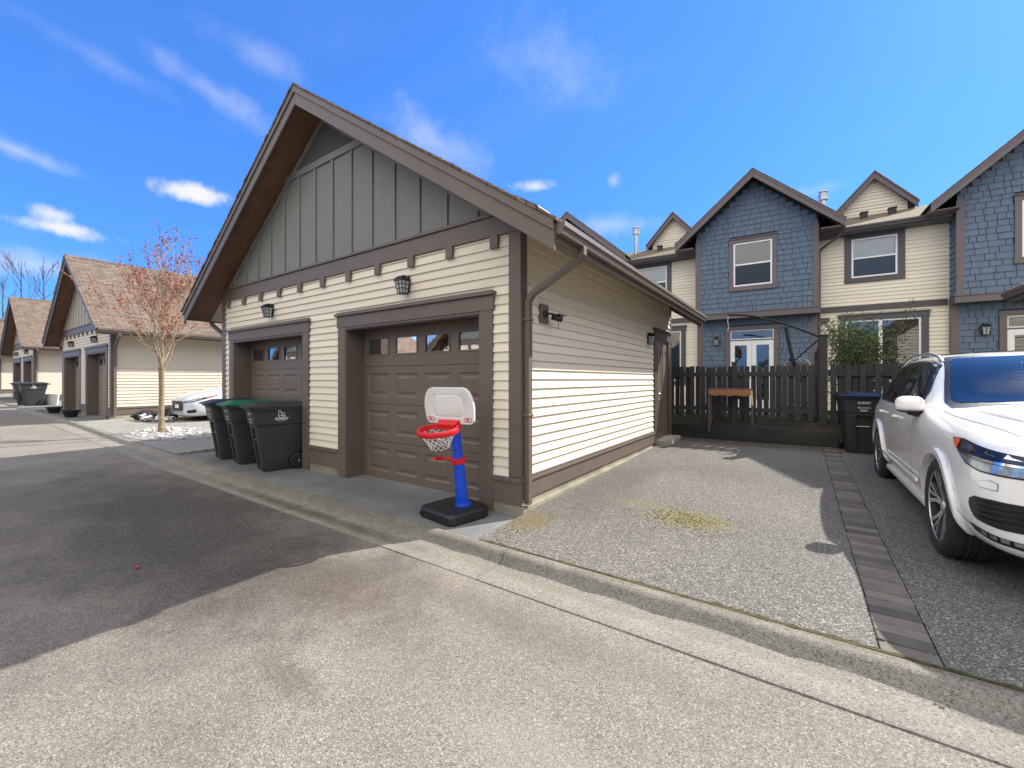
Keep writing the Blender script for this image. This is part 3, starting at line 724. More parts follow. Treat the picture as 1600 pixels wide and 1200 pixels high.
def make_townhouse():
    t = empty('townhouse', (0, 0, 0), 'middle townhouse with white french doors below its blue shingled gable', 'townhouse', 'two-storey townhouses behind the parking pads')
    A = 3.145; UE = 5.9; DC = .483; DL = .36
    T = lambda u, o, z: (u, -o, z)                       # bay front, v = 0
    TL = lambda u, o, z: (u, DL - o, z)                  # lower blue wall
    TC = lambda u, o, z: (u, DC - o, z)                  # cream wall
    f = lambda p: T(*p); fl = lambda p: TL(*p); fc = lambda p: TC(*p)
    ZP = 7.54; RO = .45; OHH = .577; S2 = (7.54 - 5.67) / (A / 2 + OHH); UC = A / 2
    ZG = .45
    # core volumes
    mb = MB()
    mb.box(0, A, .001, 1.6, 3.33, 5.9); 
    zt_ = lambda u: ZP - .16 - S2 * abs(u - UC)
    mb.prism([(0, 5.9), (A, 5.9), (A, zt_(A)), (UC, zt_(UC)), (0, zt_(0))], lambda p: (p[0], .001, p[1]), lambda p: (p[0], 2.4, p[1]))
    mb.build('wall', M['gapshade'], t)
    mb = MB(); 
    dA, dB = .93 + .075 - .03, .93 + 1.24 + .02        # door opening
    dA, dB = 0.935, 2.10
    mb.box(0, dA, DL + .001, 1.6, ZG - .6, 3.33); mb.box(dB, A, DL + .001, 1.6, ZG - .6, 3.33); mb.box(dA, dB, DL + .001, 1.6, 2.93, 3.33); mb.box(dA, dB, DL + .9, 1.6, ZG - .6, 2.93)
    mb.build('wall', M['gapshade'], t)
    # cream walls with window holes
    w0, w1 = 3.93, 4.90; wz0, wz1 = 4.22, 5.30
    l0, l1 = 3.80, 5.36; lz0, lz1 = 1.35, 3.04
    mb = MB()
    y2 = 1.6
    mb.box(A, w0, DC + .001, y2, 3.3, 5.62); mb.box(w1, UE, DC + .001, y2, 3.3, 5.62); mb.box(w0, w1, DC + .001, y2, 3.3, wz0); mb.box(w0, w1, DC + .001, y2, wz1, 5.62)
    mb.box(A, l0, DC + .001, y2, ZG - .6, 3.3); mb.box(l1, UE, DC + .001, y2, ZG - .6, 3.3); mb.box(l0, l1, DC + .001, y2, ZG - .6, lz0); mb.box(l0, l1, DC + .001, y2, lz1, 3.3)
    mb.box(0, UE, 1.6, 9., -.2, 5.6)
    mb.build('wall', M['siding'], t)
    mb = MB()
    siding(mb, TC, A + .04, UE, 3.47, 5.48, [(w0 - .15, w1 + .15, wz0 - .14, 6)])
    siding(mb, TC, A + .04, UE, .75, 3.33, [(l0 - .15, l1 + .15, lz0 - .14, lz1 + .18)])
    mb.build('siding', M['siding'], t)
    # blue shakes
    mb = MB(); wa, wb, za, zb = .936, 2.173, 4.085, 5.686
    topf = lambda z: (UC - (ZP - .15 - z) / S2, UC + (ZP - .15 - z) / S2)
    shakes(mb, T, .115, A - .115, 3.47, 5.75, [(wa, wb, za, zb)])
    shakes(mb, T, .0, A, 5.75, 7.45, [], top=topf); mb.build('shingle_cladding', M['blue'], t); mb = MB()
    shakes(mb, TL, .13, A - .13, .62, 3.30, [(dA - .14, dB + .14, 0, 3.06)])
    mb.build('shingle_cladding', M['blue'], t); mb = MB(); S_ = lambda u, o, z: (-o, u, z)
    shakes(mb, S_, .03, 1.2, 3.47, 5.75); shakes(mb, S_, DL + .03, DC, .6, 3.3); mb.build('shingle_cladding', M['blue'], t); mb = MB(); S2_ = lambda u, o, z: (A + o, u, z); shakes(mb, S2_, .03, DC, 3.47, 5.6)
    mb.build('shingle_cladding', M['blue'], t)
    # corner trims + belt
    mb = MB()
    mb.box(-.024, .115, -.026, -.0012, 3.46, 5.78); mb.build('corner_board', M['thtrim'], t, bevel=.004); mb = MB(); mb.box(A - .115, A + .024, -.026, -.0012, 3.46, 5.78)
    mb.build('corner_board', M['thtrim'], t, bevel=.004)
    mb = MB(); mb.box(-.024, .14, DL - .024, DL - .0012, ZG, 3.29); mb.box(-.0235, -.001, DL - .0005, DC - .03, ZG, 3.29); mb.build('corner_board', M['thtrim'], t, bevel=.004)
    mb = MB(); mb.box(A - .14, A + .024, DL - .024, DL - .0012, ZG, 3.29)
    mb.box(A + .001, A + .024, DL - .0005, DC - .03, ZG, 3.29)
    mb.build('corner_board', M['thtrim'], t, bevel=.004)
    mb = MB(); mb.box(-.05, A + .05, -.05, DL + .01, 3.27, 3.43); mb.box(-.065, A + .065, -.068, .0, 3.43, 3.462); 
    mb.build('belt_board', M['thtrim'], t, bevel=.004)
    mb = MB(); mb.box(A + .055, UE - .055, DC - .045, DC - .001, 3.30, 3.455); mb.build('belt_board', M['thtrim2'], t, bevel=.004)
    # upper bay window trim
    mb = MB(); mb.box(wa, wa + .115, -.045, -.001, za + .14, zb - .12); mb.box(wb - .115, wb, -.045, -.001, za + .14, zb - .12)
    mb.box(wa - .01, wb + .01, -.05, -.001, zb - .12 - .03, zb - .03); mb.box(wa - .03, wb + .03, -.08, -.001, zb - .03, zb)
    mb.box(wa - .01, wb + .01, -.055, -.001, za, za + .14)
    mb.build('window_trim', M['thtrim'], t, bevel=.004)
    # recess bay core behind window: cover with unit
    window_unit(t, T, wa + .115, wb - .115, za + .14, zb - .15, blind=.16, depth=.012)
    # upper cream window
    mb = MB(); mb.box(w0 - .145, w0, DC - .045, DC - .001, wz0 - .0, 5.46); mb.box(w1, w1 + .145, DC - .045, DC - .001, wz0 - .0, 5.46)
    mb.box(w0, w1, DC - .045, DC - .001, wz1, 5.46); mb.box(w0 - .145, w1 + .145, DC - .055, DC - .001, wz0 - .135, wz0)
    mb.build('window_trim', M['thtrim2'], t, bevel=.004)
    window_unit(t, TC, w0, w1, wz0, wz1, blind=.97, depth=.0)
    # lower big window
    mb = MB(); mb.box(l0 - .14, l0, DC - .045, DC - .001, lz0 - .1, lz1); mb.box(l1, l1 + .14, DC - .045, DC - .001, lz0 - .1, lz1)
    mb.box(l0 - .16, l1 + .16, DC - .05, DC - .001, lz1, lz1 + .14); mb.box(l0 - .18, l1 + .18, DC - .075, DC - .001, lz1 + .14, lz1 + .17)
    mb.box(l0 - .15, l1 + .15, DC - .055, DC - .001, lz0 - .12, lz0)
    mb.build('window_trim', M['thtrim2'], t, bevel=.004)
    window_unit(t, TC, l0, l1, lz0, lz1, split=False, blind=.0, mid=(l0 + l1) / 2 - .03, depth=.0)
    # french doors + transom
    mb = MB(); mb.box(dA - .13, dA, DL - .04, DL - .001, ZG, 2.93); mb.box(dB, dB + .13, DL - .04, DL - .001, ZG, 2.93); mb.box(dA - .14, dB + .14, DL - .045, DL - .001, 2.93, 3.05)
    mb.box(dA, dB, DL - .03, DL + .03, 2.60, 2.635)
    mb.build('door_frame', M['thtrim'], t, bevel=.004)
    tr = window_unit(t, TL, dA, dB, 2.635, 2.93, split=False, blind=0, name='transom_window', frame=.03, depth=-.01)
    mid = (dA + dB) / 2
    for (p, q) in ((dA, mid - .002), (mid + .002, dB)):
        mb = MB(); w = .125
        mb.box(p, p + w, -.02, .02, .52, 2.60, lambda s: TL(*s)); mb.box(q - w, q, -.02, .02, .52, 2.60, lambda s: TL(*s))
        mb.box(p + w, q - w, -.02, .02, 2.46, 2.60, lambda s: TL(*s)); mb.box(p + w, q - w, -.02, .02, .52, .78, lambda s: TL(*s))
        d = mb.build('french_door', M['white'], t, bevel=.004)
        mb = MB(); mb.add([TL(p + w - .01, .004, .77), TL(q - w + .01, .004, .77), TL(q - w + .01, .004, 2.47), TL(p + w - .01, .004, 2.47)], [(0, 1, 2, 3)]); mb.build('pane', M['glass'], d, fix=False)
        mb = MB(); hx = (q - .05) if p == dA else (p + .05)
        mb.box(hx - .012, hx + .012, .02, .04, 1.45, 1.62, lambda s: TL(*s)); mb.tube([TL(hx, .05, 1.53), TL(hx + (.08 if p != dA else -.08), .055, 1.53)], .009); mb.build('handle', M['galv'], d)
    mb = MB(); mb.box(dA, dB, DL + .85, DL + .9, .5, 2.93); mb.build('room', M['dark'], t)
    mb = MB(); mb.box(dA + .05, dB + .4, DL - .5, DL - .05, .38, .50); mb.build('doorstep', M['concrete'], t, bevel=.01)
    wall_lamp(t, (.55, DL - .02, 2.62), 0, 1.0)
    # gable roof of the bay
    x_ = A / 2 + OHH
    for sgn in (-1, 1):
        mb = MB()
        vs = [(UC, -RO - .02, ZP + .02), (UC + sgn * x_, -RO - .02, ZP + .02 - S2 * x_), (UC + sgn * x_, 3.2, ZP + .02 - S2 * x_), (UC, 3.2, ZP + .02)]
        vs += [(p[0], p[1], p[2] - .035) for p in vs]
        mb.add(vs, [(0, 1, 2, 3), (7, 6, 5, 4), (0, 4, 5, 1), (1, 5, 6, 2), (2, 6, 7, 3), (3, 7, 4, 0)])
        o = mb.build('roof', M['roof'], t); me = o.data; uvl = me.uv_layers.new(name='uv')
        for p in me.polygons:
            for li in p.loop_indices:
                co = me.vertices[me.loops[li].vertex_index].co; uvl.data[li].uv = (co.y, abs(co.x - UC) * 1.33)
        mb = MB(); xk = x_ - .01
        def strip(za_, zb_, ya, yb_):
            q = [(UC, ZP + za_), (UC + sgn * xk, ZP + za_ - S2 * xk), (UC + sgn * xk, ZP + zb_ - S2 * xk), (UC, ZP + zb_)]
            mb.prism(q, lambda p: (p[0], ya, p[1]), lambda p: (p[0], yb_, p[1]))
        strip(-.018, -.085, -RO - .012, -RO + .04); strip(-.085, -.235, -RO, -RO + .035)
        mb.build('rake_board', M['thtrim'], t, bevel=.004)
        mb = MB()
        q = [(UC, ZP - .13), (UC + sgn * xk, ZP - .13 - S2 * xk), (UC + sgn * xk, ZP - .11 - S2 * xk), (UC, ZP - .11)]
        mb.prism(q, lambda p: (p[0], -RO + .036, p[1]), lambda p: (p[0], -.002, p[1]))
        # eave returns beside the bay
        u0_, u1_ = (A + .03, A + OHH) if sgn > 0 else (-OHH, -.03)
        mb.box(u0_, u1_, -RO + .05, 1.0, ZP - .19 - S2 * xk, ZP - .16 - S2 * xk)
        mb.build('soffit', M['trim2'], t)
    # main eave over the cream part
    e0, e1 = A + .30, UE - .30; ze = 5.55; yv = DC - .36
    mb = MB(); gp_ = [(0, 0), (0, -.11), (.06, -.11), (.075, -.05), (.10, -.04), (.10, .004), (.09, .004), (.085, -.03), (.062, -.04), (.05, -.1), (.008, -.1), (.008, 0)]
    mb.prism(gp_, lambda p: (A + .05, yv - p[0], ze + p[1]), lambda p: (UE - .05, yv - p[0], ze + p[1])); mb.build('gutter', M['thtrim2'], t)
    mb = MB(); mb.box(A + .03, UE, yv, yv + .02, ze - .15, ze); mb.box(A + .03, UE, yv + .02, DC, ze - .16, ze - .14); mb.build('fascia', M['thtrim2'], t)
    mb = MB()
    vs = [(-.6, yv - .04, ze + .01), (UE, yv - .04, ze + .01), (UE, 2.75, ze + .01 + .40 * (2.79 - yv)), (-.6, 2.75, ze + .01 + .40 * (2.79 - yv)), (UE, 6.2, ze - .1), (-.6, 6.2, ze - .1)]
    vs += [(p[0], p[1], p[2] - .04) for p in vs]
    vs = [((max(p[0], .2) if i in (0, 3, 6, 9) else p[0]), p[1], p[2]) for i, p in enumerate(vs)]
    # only over the cream part at the eave, over the whole unit further back
    mb.add([(A + .1, yv - .04, ze + .01), (UE + .0, yv - .04, ze + .01), (UE + .0, 2.75, ze + 1.08), (A + .1, 2.75, ze + 1.08)], [(0, 1, 2, 3)])
    mb.add([(A + .1, yv - .04, ze - .02), (UE + .0, yv - .04, ze - .02), (UE + .0, yv - .04, ze + .01), (A + .1, yv - .04, ze + .01)], [(0, 1, 2, 3)])
    mb.add([(0, 1.6, ze + .6), (A + .1, 1.6, ze + .6), (A + .1, 2.75, ze + 1.08), (0, 2.75, ze + 1.08)], [(0, 1, 2, 3)])
    mb.add([(0, 2.75, ze + 1.08), (UE, 2.75, ze + 1.08), (UE, 9., ze - .2), (0, 9., ze - .2)], [(0, 1, 2, 3)])
    o = mb.build('roof', M['throof'], t, fix=False); me = o.data; uvl = me.uv_layers.new(name='uv')
    for p in me.polygons:
        for li in p.loop_indices:
            co = me.vertices[me.loops[li].vertex_index].co; uvl.data[li].uv = (co.x, co.y * 1.08)
    # small rear dormer gable
    dc, dh, zb_, dv = 4.72, .97, 6.62, 2.55
    mb = MB(); mb.prism([(dc - dh + .18, zb_ - .3), (dc + dh - .18, zb_ - .3), (dc + dh - .18, zb_ + .15), (dc, zb_ + 1.08), (dc - dh + .18, zb_ + .15)], lambda p: (p[0], dv, p[1]), lambda p: (p[0], 4.2, p[1]))
    DW = mb.build('dormer_wall', M['siding'], t)
    mb = MB(); siding(mb, lambda u, o, z: (u, dv - o, z), dc - dh + .18, dc + dh - .18, zb_ - .3, zb_ + 1.0, top=lambda z: (dc - (zb_ + 1.05 - z) / 1.15, dc + (zb_ + 1.05 - z) / 1.15), jitter=False)
    mb.build('siding', M['siding'], DW)
    mb = MB()
    for sgn in (-1, 1):
        q = [(dc, zb_ + 1.2), (dc + sgn * (dh + .02), zb_ + .07), (dc + sgn * (dh + .02), zb_ - .13), (dc, zb_ + .97)]
        mb.prism(q, lambda p: (p[0], dv - .22, p[1]), lambda p: (p[0], dv - .17, p[1]))
        q = [(dc, zb_ + 1.21), (dc + sgn * (dh + .04), zb_ + .08), (dc + sgn * (dh + .04), zb_ + .02), (dc, zb_ + 1.15)]
        mb.prism(q, lambda p: (p[0], dv - .25, p[1]), lambda p: (p[0], 4.3, p[1]))
    mb.build('dormer_rake', M['thtrim'], t, bevel=.004)
    # vents and flue
    for (uu, vv) in ((4.38, 1.75), (5.02, 1.75)):
        mb = MB(); zz = ze + .4 * (vv - yv)
        mb.box(uu - .08, uu + .08, vv - .1, vv + .1, zz - .03, zz + .17); mb.box(uu - .10, uu + .10, vv - .12, vv + .12, zz + .17, zz + .20)
        mb.build('roof_vent', M['blackp'], t, bevel=.008)
    mb = MB(); fz = 6.1
    mb.lathe([(.07, 0), (.07, .95), (.075, .95), (.075, .97), (.12, .98), (.12, 1.12), (.13, 1.12), (.13, 1.15), (.09, 1.15), (.09, 1.22), (.13, 1.22), (.13, 1.25), (.0001, 1.26)], 18, (3.42, 2.0, fz))
    mb.lathe([(.13, .0), (.08, .12)], 18, (3.42, 2.0, fz)); mb.build('flue_pipe', M['galv'], t, smooth=True)
    # downspout at the party corner
    mb = MB()
    mb.tube([(A + .50, yv - .02, ze - .12), (A + .46, yv + .0, ze - .2), (A + .10, DC - .09, ze - .42), (A + .065, DC - .08, ze - .5), (A + .065, DC - .08, 3.1), (A + .065, DC - .08, .5)], .032, 8)
    mb.build('downspout', M['thtrim'], t, smooth=True)
    mb = MB(); mb.box(A + .1, A + .3, DC - .10, DC - .02, 3.02, 3.16); mb.build('wall_vent', M['trim2'], t, bevel=.01)
    return t

# ------------------------------------------------------------------ waste bin
def make_bin(lidmat, label, s=1.0, logo=True, lid='lid'):
    b = empty('waste_bin', (0, 0, 0), label, 'waste bin')
    # front = -y, logo side = +x
    def sec(z):   # half widths
        k = z / 1.0
        hx = .205 + .065 * k; yf = -.24 - .15 * k; yb = .27 + .12 * k
        return hx, yf, yb
    mb = MB()
    zs = [0, .03, .30, .62, .70, .715, .93, .955]
    def ring(z, grow=0, r=.05):
        hx, yf, yb = sec(z); hx += grow; yf -= grow; yb += grow
        pts = []
        for (cx_, cy_, a0) in ((hx - r, yf + r, -90), (hx - r, yb - r, 0), (-hx + r, yb - r, 90), (-hx + r, yf + r, 180)):
            for i in range(5):
                a = math.radians(a0 + i * 22.5); pts.append((cx_ + r * math.cos(a), cy_ + r * math.sin(a), z))
        return pts
    rings = [ring(0, -.01), ring(.03), ring(.30), ring(.62), ring(.70), ring(.715, .014), ring(.93, .018), ring(.935, .045), ring(.975, .048)]
    n = 20
    vs = [p for r in rings for p in r]; fs = [tuple(range(n))[::-1], tuple(range(len(vs) - n, len(vs)))]
    for i in range(len(rings) - 1):
        for k in range(n): fs.append((i * n + k, i * n + (k + 1) % n, (i + 1) * n + (k + 1) % n, (i + 1) * n + k))
    mb.add(vs, fs)
    body = mb.build('body', M['bin'], b)
    # cut the front channel and wheel notches by boolean
    cm = MB()
    def fr(z, d): return sec(z)[1] + d
    cm.add([(-.085, -.5, .10), (.085, -.5, .10), (.085, fr(.1, .045), .10), (-.085, fr(.1, .045), .10), (-.105, -.5, .66), (.105, -.5, .66), (.105, fr(.66, .06), .66), (-.105, fr(.66, .06), .66)],
           [(0, 3, 2, 1), (4, 5, 6, 7), (0, 1, 5, 4), (1, 2, 6, 5), (2, 3, 7, 6), (3, 0, 4, 7)])
    cm.add([(-.085, -.5, -.1), (.085, -.5, -.1), (.085, -.235, -.1), (-.085, -.235, -.1), (-.085, -.5, .0999), (.085, -.5, .0999), (.085, -.235, .0999), (-.085, -.235, .0999)],
           [(0, 3, 2, 1), (4, 5, 6, 7), (0, 1, 5, 4), (1, 2, 6, 5), (2, 3, 7, 6), (3, 0, 4, 7)])
    for sx in (-1, 1):
        cm.lathe([(.155, -.09), (.155, .09)], 28, (sx * .27, .235, .11), 'x')
        cm.box(sx * .18, sx * .36, .08, .5, -.2, .11)
    cut = cm.build('cutter', M['bin'])
    mod = body.modifiers.new('b', 'BOOLEAN'); mod.object = cut; mod.operation = 'DIFFERENCE'; mod.solver = 'EXACT'; mod.use_self = True
    dg = bpy.context.evaluated_depsgraph_get(); dg.update()
    me = bpy.data.meshes.new_from_object(body.evaluated_get(dg)); body.modifiers.clear(); body.data = me
    bpy.data.objects.remove(cut)
    for p in me.polygons: p.use_smooth = True
    me.set_sharp_from_angle(angle=math.radians(35))
    mb = MB(); mb.tube([(-.09, -.29, .47), (.09, -.29, .47)], .009, 8); mb.build('grab_bar', M['galv'], b, smooth=True)
    # lid: shallow dome with rim and front lip, handle bar at the back
    mb = MB()
    def lring(grow, z, r=.06, yfx=0):
        hx, yf, yb = sec(.97); hx += grow; yf -= grow + yfx; yb += grow - .02
        pts = []
        for (cx_, cy_, a0) in ((hx - r, yf + r, -90), (hx - r, yb - r, 0), (-hx + r, yb - r, 90), (-hx + r, yf + r, 180)):
            for i in range(5):
                a = math.radians(a0 + i * 22.5); pts.append((cx_ + r * math.cos(a), cy_ + r * math.sin(a), z))
        return pts
    rr = [lring(.055, .972, yfx=.035), lring(.058, .992, yfx=.04), lring(.03, 1.005, yfx=.02), lring(-.02, 1.03), lring(-.06, 1.048), lring(-.09, 1.05), lring(-.10, 1.04), lring(-.2, 1.045)]
    vs = [p for r in rr for p in r]; fs = [tuple(range(n))[::-1], tuple(range(len(vs) - n, len(vs)))]
    for i in range(len(rr) - 1):
        for k in range(n): fs.append((i * n + k, i * n + (k + 1) % n, (i + 1) * n + (k + 1) % n, (i + 1) * n + k))
    mb.add(vs, fs); l = mb.build('lid', lidmat, b, smooth=True)
    mb = MB(); yb = sec(.97)[2]
    mb.tube([(-.26, yb + .02, .95), (-.26, yb + .10, .965), (.26, yb + .10, .965), (.26, yb + .02, .95)], .014, 8)
    mb.build('handle', M['bin'], b, smooth=True)
    for sx in (-1, 1):
        mb = MB(); mb.lathe([(.04, -.028), (.115, -.028), (.125, -.018), (.125, .018), (.115, .028), (.04, .028)], 24, (sx * .245, .235, .125), 'x'); w = mb.build('wheel', M['blackp'], b, smooth=True)
        mb = MB(); mb.lathe([(.016, 0), (.016, .01), (.001, .012)], 12, (sx * .245 + (.028 if sx > 0 else -.04), .235, .125), 'x'); mb.build('hub', M['galv'], w)
    if logo:
        # printed mark on the +x side and numbers on the front
        def side(u, w):   # u along +y (to the right seen from +x), w height
            hx, yf, yb = sec(w); return (hx + .0195, u, w)
        mb = MB()
        def poly_line(pts, wd):
            for i in range(len(pts) - 1):
                a, c = V(pts[i]), V(pts[i + 1]); d = (c - a).normalized(); nn = V((-d.y, d.x)) * wd / 2
                q = [a + nn, a - nn, c - nn, c + nn]; mb.add([side(p.x, p.y) for p in q], [(0, 1, 2, 3)])
        cy0, cz = -.01, .845
        poly_line([(cy0 - .045, cz - .02), (cy0 - .045, cz + .085), (cy0 - .01, cz + .065), (cy0 + .005, cz + .0)], .008)
        poly_line([(cy0 - .045, cz + .085), (cy0 + .012, cz + .03), (cy0 + .012, cz - .02)], .006)
        poly_line([(cy0 + .012, cz + .045), (cy0 + .04, cz + .045), (cy0 + .04, cz - .012), (cy0 + .015, cz - .012)], .006)
        poly_line([(cy0 - .04, cz - .005), (cy0 + .0, cz + .008), (cy0 + .05, cz - .014)], .008)
        vs, fs = text_mesh('SURREY', .052, bold=.0016); mb.add([side(cy0 + v.x, cz - .062 + v.y) for v in vs], fs)
        vs, fs = text_mesh('www.surrey.ca', .018); mb.add([side(cy0 + v.x, cz - .088 + v.y) for v in vs], fs)
        def front(u, w, d=.02): hx, yf, yb = sec(w); return (u, yf - d, w)
        vs, fs = text_mesh('SURREY', .05, bold=.0012); mb.add([front(-.0 + v.x, .86 + v.y, .019) for v in vs], fs)
        vs, fs = text_mesh('City of Surrey', .030, bold=.001); mb.add([front(0 + v.x, .785 + v.y, .0165) for v in vs], fs)
        vs, fs = text_mesh('253801', .034, bold=.0012); mb.add([front(0 + v.x, .735 + v.y, .0165) for v in vs], fs)
        mb.build('printed_mark', M['print'], b, fix=False)
    return b

# ------------------------------------------------------------------ toddler basketball hoop
def make_hoop():
    h = empty('basketball_hoop', (-.56, -.34, .0), 'toy basketball hoop with blue pole, red rim and white backboard', 'basketball hoop', rz=math.radians(-9))
    mb = MB()
    # base: rounded tank, local front = -y
    prof = []
    for (cx_, cy_, r, a0, a1) in ((.20, -.22, .07, -90, 0), (.16, .12, .13, 0, 90), (-.16, .12, .13, 90, 180), (-.20, -.22, .07, 180, 270)):
        for i in range(7):
            a = math.radians(a0 + (a1 - a0) * i / 6); prof.append((cx_ + r * math.cos(a), cy_ + r * math.sin(a)))
    n = len(prof)
    vs = []; lev = [(0, .96), (.012, 1.0), (.07, 1.0), (.095, .985), (.108, .94), (.110, .90)]
    for (z, k) in lev: vs += [(p[0] * k, p[1] * k - .02 * (1 - k), z) for p in prof]
    fs = [tuple(range(n))[::-1], tuple(range(len(vs) - n, len(vs)))]
    for i in range(len(lev) - 1):
        for k in range(n): fs.append((i * n + k, i * n + (k + 1) % n, (i + 1) * n + (k + 1) % n, (i + 1) * n + k))
    mb.add(vs, fs); base = mb.build('base', M['blackp'], h, smooth=True)
    mb = MB(); mb.lathe([(.022, 0), (.022, .02), (.001, .022)], 12, (-.2, -.293, .05), 'y', T=lambda p: (p[0], p[1] - .01, p[2])); mb.build('plug', M['blackp'], base)
    L = Matrix.Translation((0.05, .04, .10)) @ Matrix.Rotation(math.radians(16), 4, 'Z') @ Matrix.Rotation(math.radians(9), 4, 'X')
    f = lambda p: tuple(L @ V(p))
    mb = MB()
    mb.lathe([(.085, 0.0), (.085, .012), (.068, .02), (.060, .05), (.046, .50), (.040, .86), (.0001, .862)], 8, (0, 0, 0), T=lambda p: f((p[0] * 1.05, p[1] * 1.2, p[2])))
    for i in range(6):
        z = .12 + i * .10
        mb.box(-.03, .03, -.075 + z * .020, -.04, z, z + .008, f)
    mb.build('pole', M['bluep'], h, bevel=.004)
    # red ball holder
    mb = MB()
    mb.lathe([(.055, .0), (.060, .005), (.060, .055), (.055, .06)], 16, (0, 0, .46), T=lambda p: f((p[0] * 1.15, p[1] * 1.25, p[2])))
    pts = [(math.cos(a) * .15 - .0, -.14 + math.sin(a) * .15, .49 + .07 * max(0, (x - 110) / 100)) for (a, x) in [(math.radians(x), x) for x in range(80, 225, 12)]]
    for i in range(len(pts) - 1): mb.tube([f(pts[i]), f(pts[i + 1])], .017, 8)
    mb.build('ball_holder', M['red'], h, smooth=True)
    # backboard
    def bb(scale, n=6):
        pts = []
        hw, z0, z1 = .295 * scale, .89, .89 + .36
        zc = (z0 + z1) / 2
        segs = ((hw * .80, z0 + .06, .05, .06, -90, 0), (hw * .62, z1 - .20, .38 * hw, .20, 0, 90), (-hw * .62, z1 - .20, .38 * hw, .20, 90, 180), (-hw * .80, z0 + .06, .05, .06, 180, 270))
        for (cx_, cz_, rx, rz_, a0, a1) in segs:
            for i in range(n):
                a = math.radians(a0 + (a1 - a0) * i / (n - 1)); pts.append((cx_ + rx * math.cos(a), zc + ((cz_ + rz_ * math.sin(a)) - zc) * scale ** .0))
        return pts
    P0 = bb(1.0)
    cz = .89 + .18
    def ringp(k, y): return [f((p[0] * k, y, cz + (p[1] - cz) * k)) for p in P0]
    rings = [ringp(.93, -.045), ringp(.99, -.055), ringp(1.0, -.062), ringp(1.0, -.082), ringp(.98, -.089), ringp(.66, -.089), ringp(.64, -.085), ringp(.58, -.085), ringp(.56, -.089)]
    n = len(P0); vs = [p for r in rings for p in r]; fs = [tuple(range(n))[::-1], tuple(range(len(vs) - n, len(vs)))]
    for i in range(len(rings) - 1):
        for k in range(n): fs.append((i * n + k, i * n + (k + 1) % n, (i + 1) * n + (k + 1) % n, (i + 1) * n + k))
    mb = MB(); mb.add(vs, fs); bo = mb.build('backboard', M['whitep'], h, smooth=True)
    for sx in (-1, 1):
        mb = MB(); w_, hh, c_x, c_z = .045, .020, sx * .22, .935
        outer = []; inner = []
        for (qx, qz, a0) in ((w_ - .012, -(hh - .012), -90), (w_ - .012, hh - .012, 0), (-(w_ - .012), hh - .012, 90), (-(w_ - .012), -(hh - .012), 180)):
            for i in range(5):
                a = math.radians(a0 + 22.5 * i); outer.append((c_x + qx + .012 * math.cos(a), c_z + qz + .012 * math.sin(a))); inner.append((c_x + (qx + .012 * math.cos(a)) * .86, c_z + (qz + .012 * math.sin(a)) * .70))
        m_ = len(outer); mb.add([f((p[0], -.0905, p[1])) for p in outer + inner], [(i, (i + 1) % m_, m_ + (i + 1) % m_, m_ + i) for i in range(m_)])
        vs, fs = text_mesh('little', .018, bold=.0008); mb.add([f((c_x + v.x, -.0905, c_z + .001 + v.y)) for v in vs], fs)
        vs, fs = text_mesh('tikes', .018, bold=.0008); mb.add([f((c_x + v.x, -.0905, c_z - .013 + v.y)) for v in vs], fs)
        mb.build('sticker', M['red'], bo, fix=False)
    # rim: oval band with bracket
    mb = MB(); rz_ = .872; rc = -.275; rr = .18; n = 40
    prof = [(-.012, -.026), (.012, -.026), (.020, -.012), (.020, .012), (.012, .026), (-.012, .026)]
    vs = []; fs = []
    for k in range(n):
        a = 2 * PI * k / n
        for (dr, dz) in prof: vs.append(f(((rr * 1.04 + dr) * math.cos(a), rc + (rr + dr) * math.sin(a), rz_ + dz)))
    m_ = len(prof)
    for k in range(n):
        for j in range(m_): fs.append((k * m_ + j, k * m_ + (j + 1) % m_, ((k + 1) % n) * m_ + (j + 1) % m_, ((k + 1) % n) * m_ + j))
    mb.add(vs, fs)
    mb.add([f(p) for p in [(-.13, -.085, rz_ - .03), (.13, -.085, rz_ - .03), (.10, -.15, rz_ - .026), (-.10, -.15, rz_ - .026), (-.13, -.085, rz_ + .06), (.13, -.085, rz_ + .06), (.10, -.15, rz_ + .026), (-.10, -.15, rz_ + .026)]],
           [(0, 3, 2, 1), (4, 5, 6, 7), (0, 1, 5, 4), (1, 2, 6, 5), (2, 3, 7, 6), (3, 0, 4, 7)])
    rim = mb.build('rim', M['red'], h, smooth=True)
    mb = MB(); lv = [(.168, 0), (.150, -.035), (.128, -.068), (.108, -.10), (.095, -.130), (.088, -.155)]; nn = 12
    for i in range(len(lv) - 1):
        for k in range(nn):
            for s_ in (0, 1):
                a0 = 2 * PI * (k + .5 * (i % 2)) / nn; a1 = a0 + (PI / nn) * (1 if s_ else -1)
                p = (lv[i][0] * math.cos(a0), rc + lv[i][0] * math.sin(a0), rz_ - .02 + lv[i][1]); q = (lv[i + 1][0] * math.cos(a1), rc + lv[i + 1][0] * math.sin(a1), rz_ - .02 + lv[i + 1][1])
                mb.tube([f(p), f(q)], .0028, 4, cap=False)
    mb.build('net', M['net'], rim)
    return h

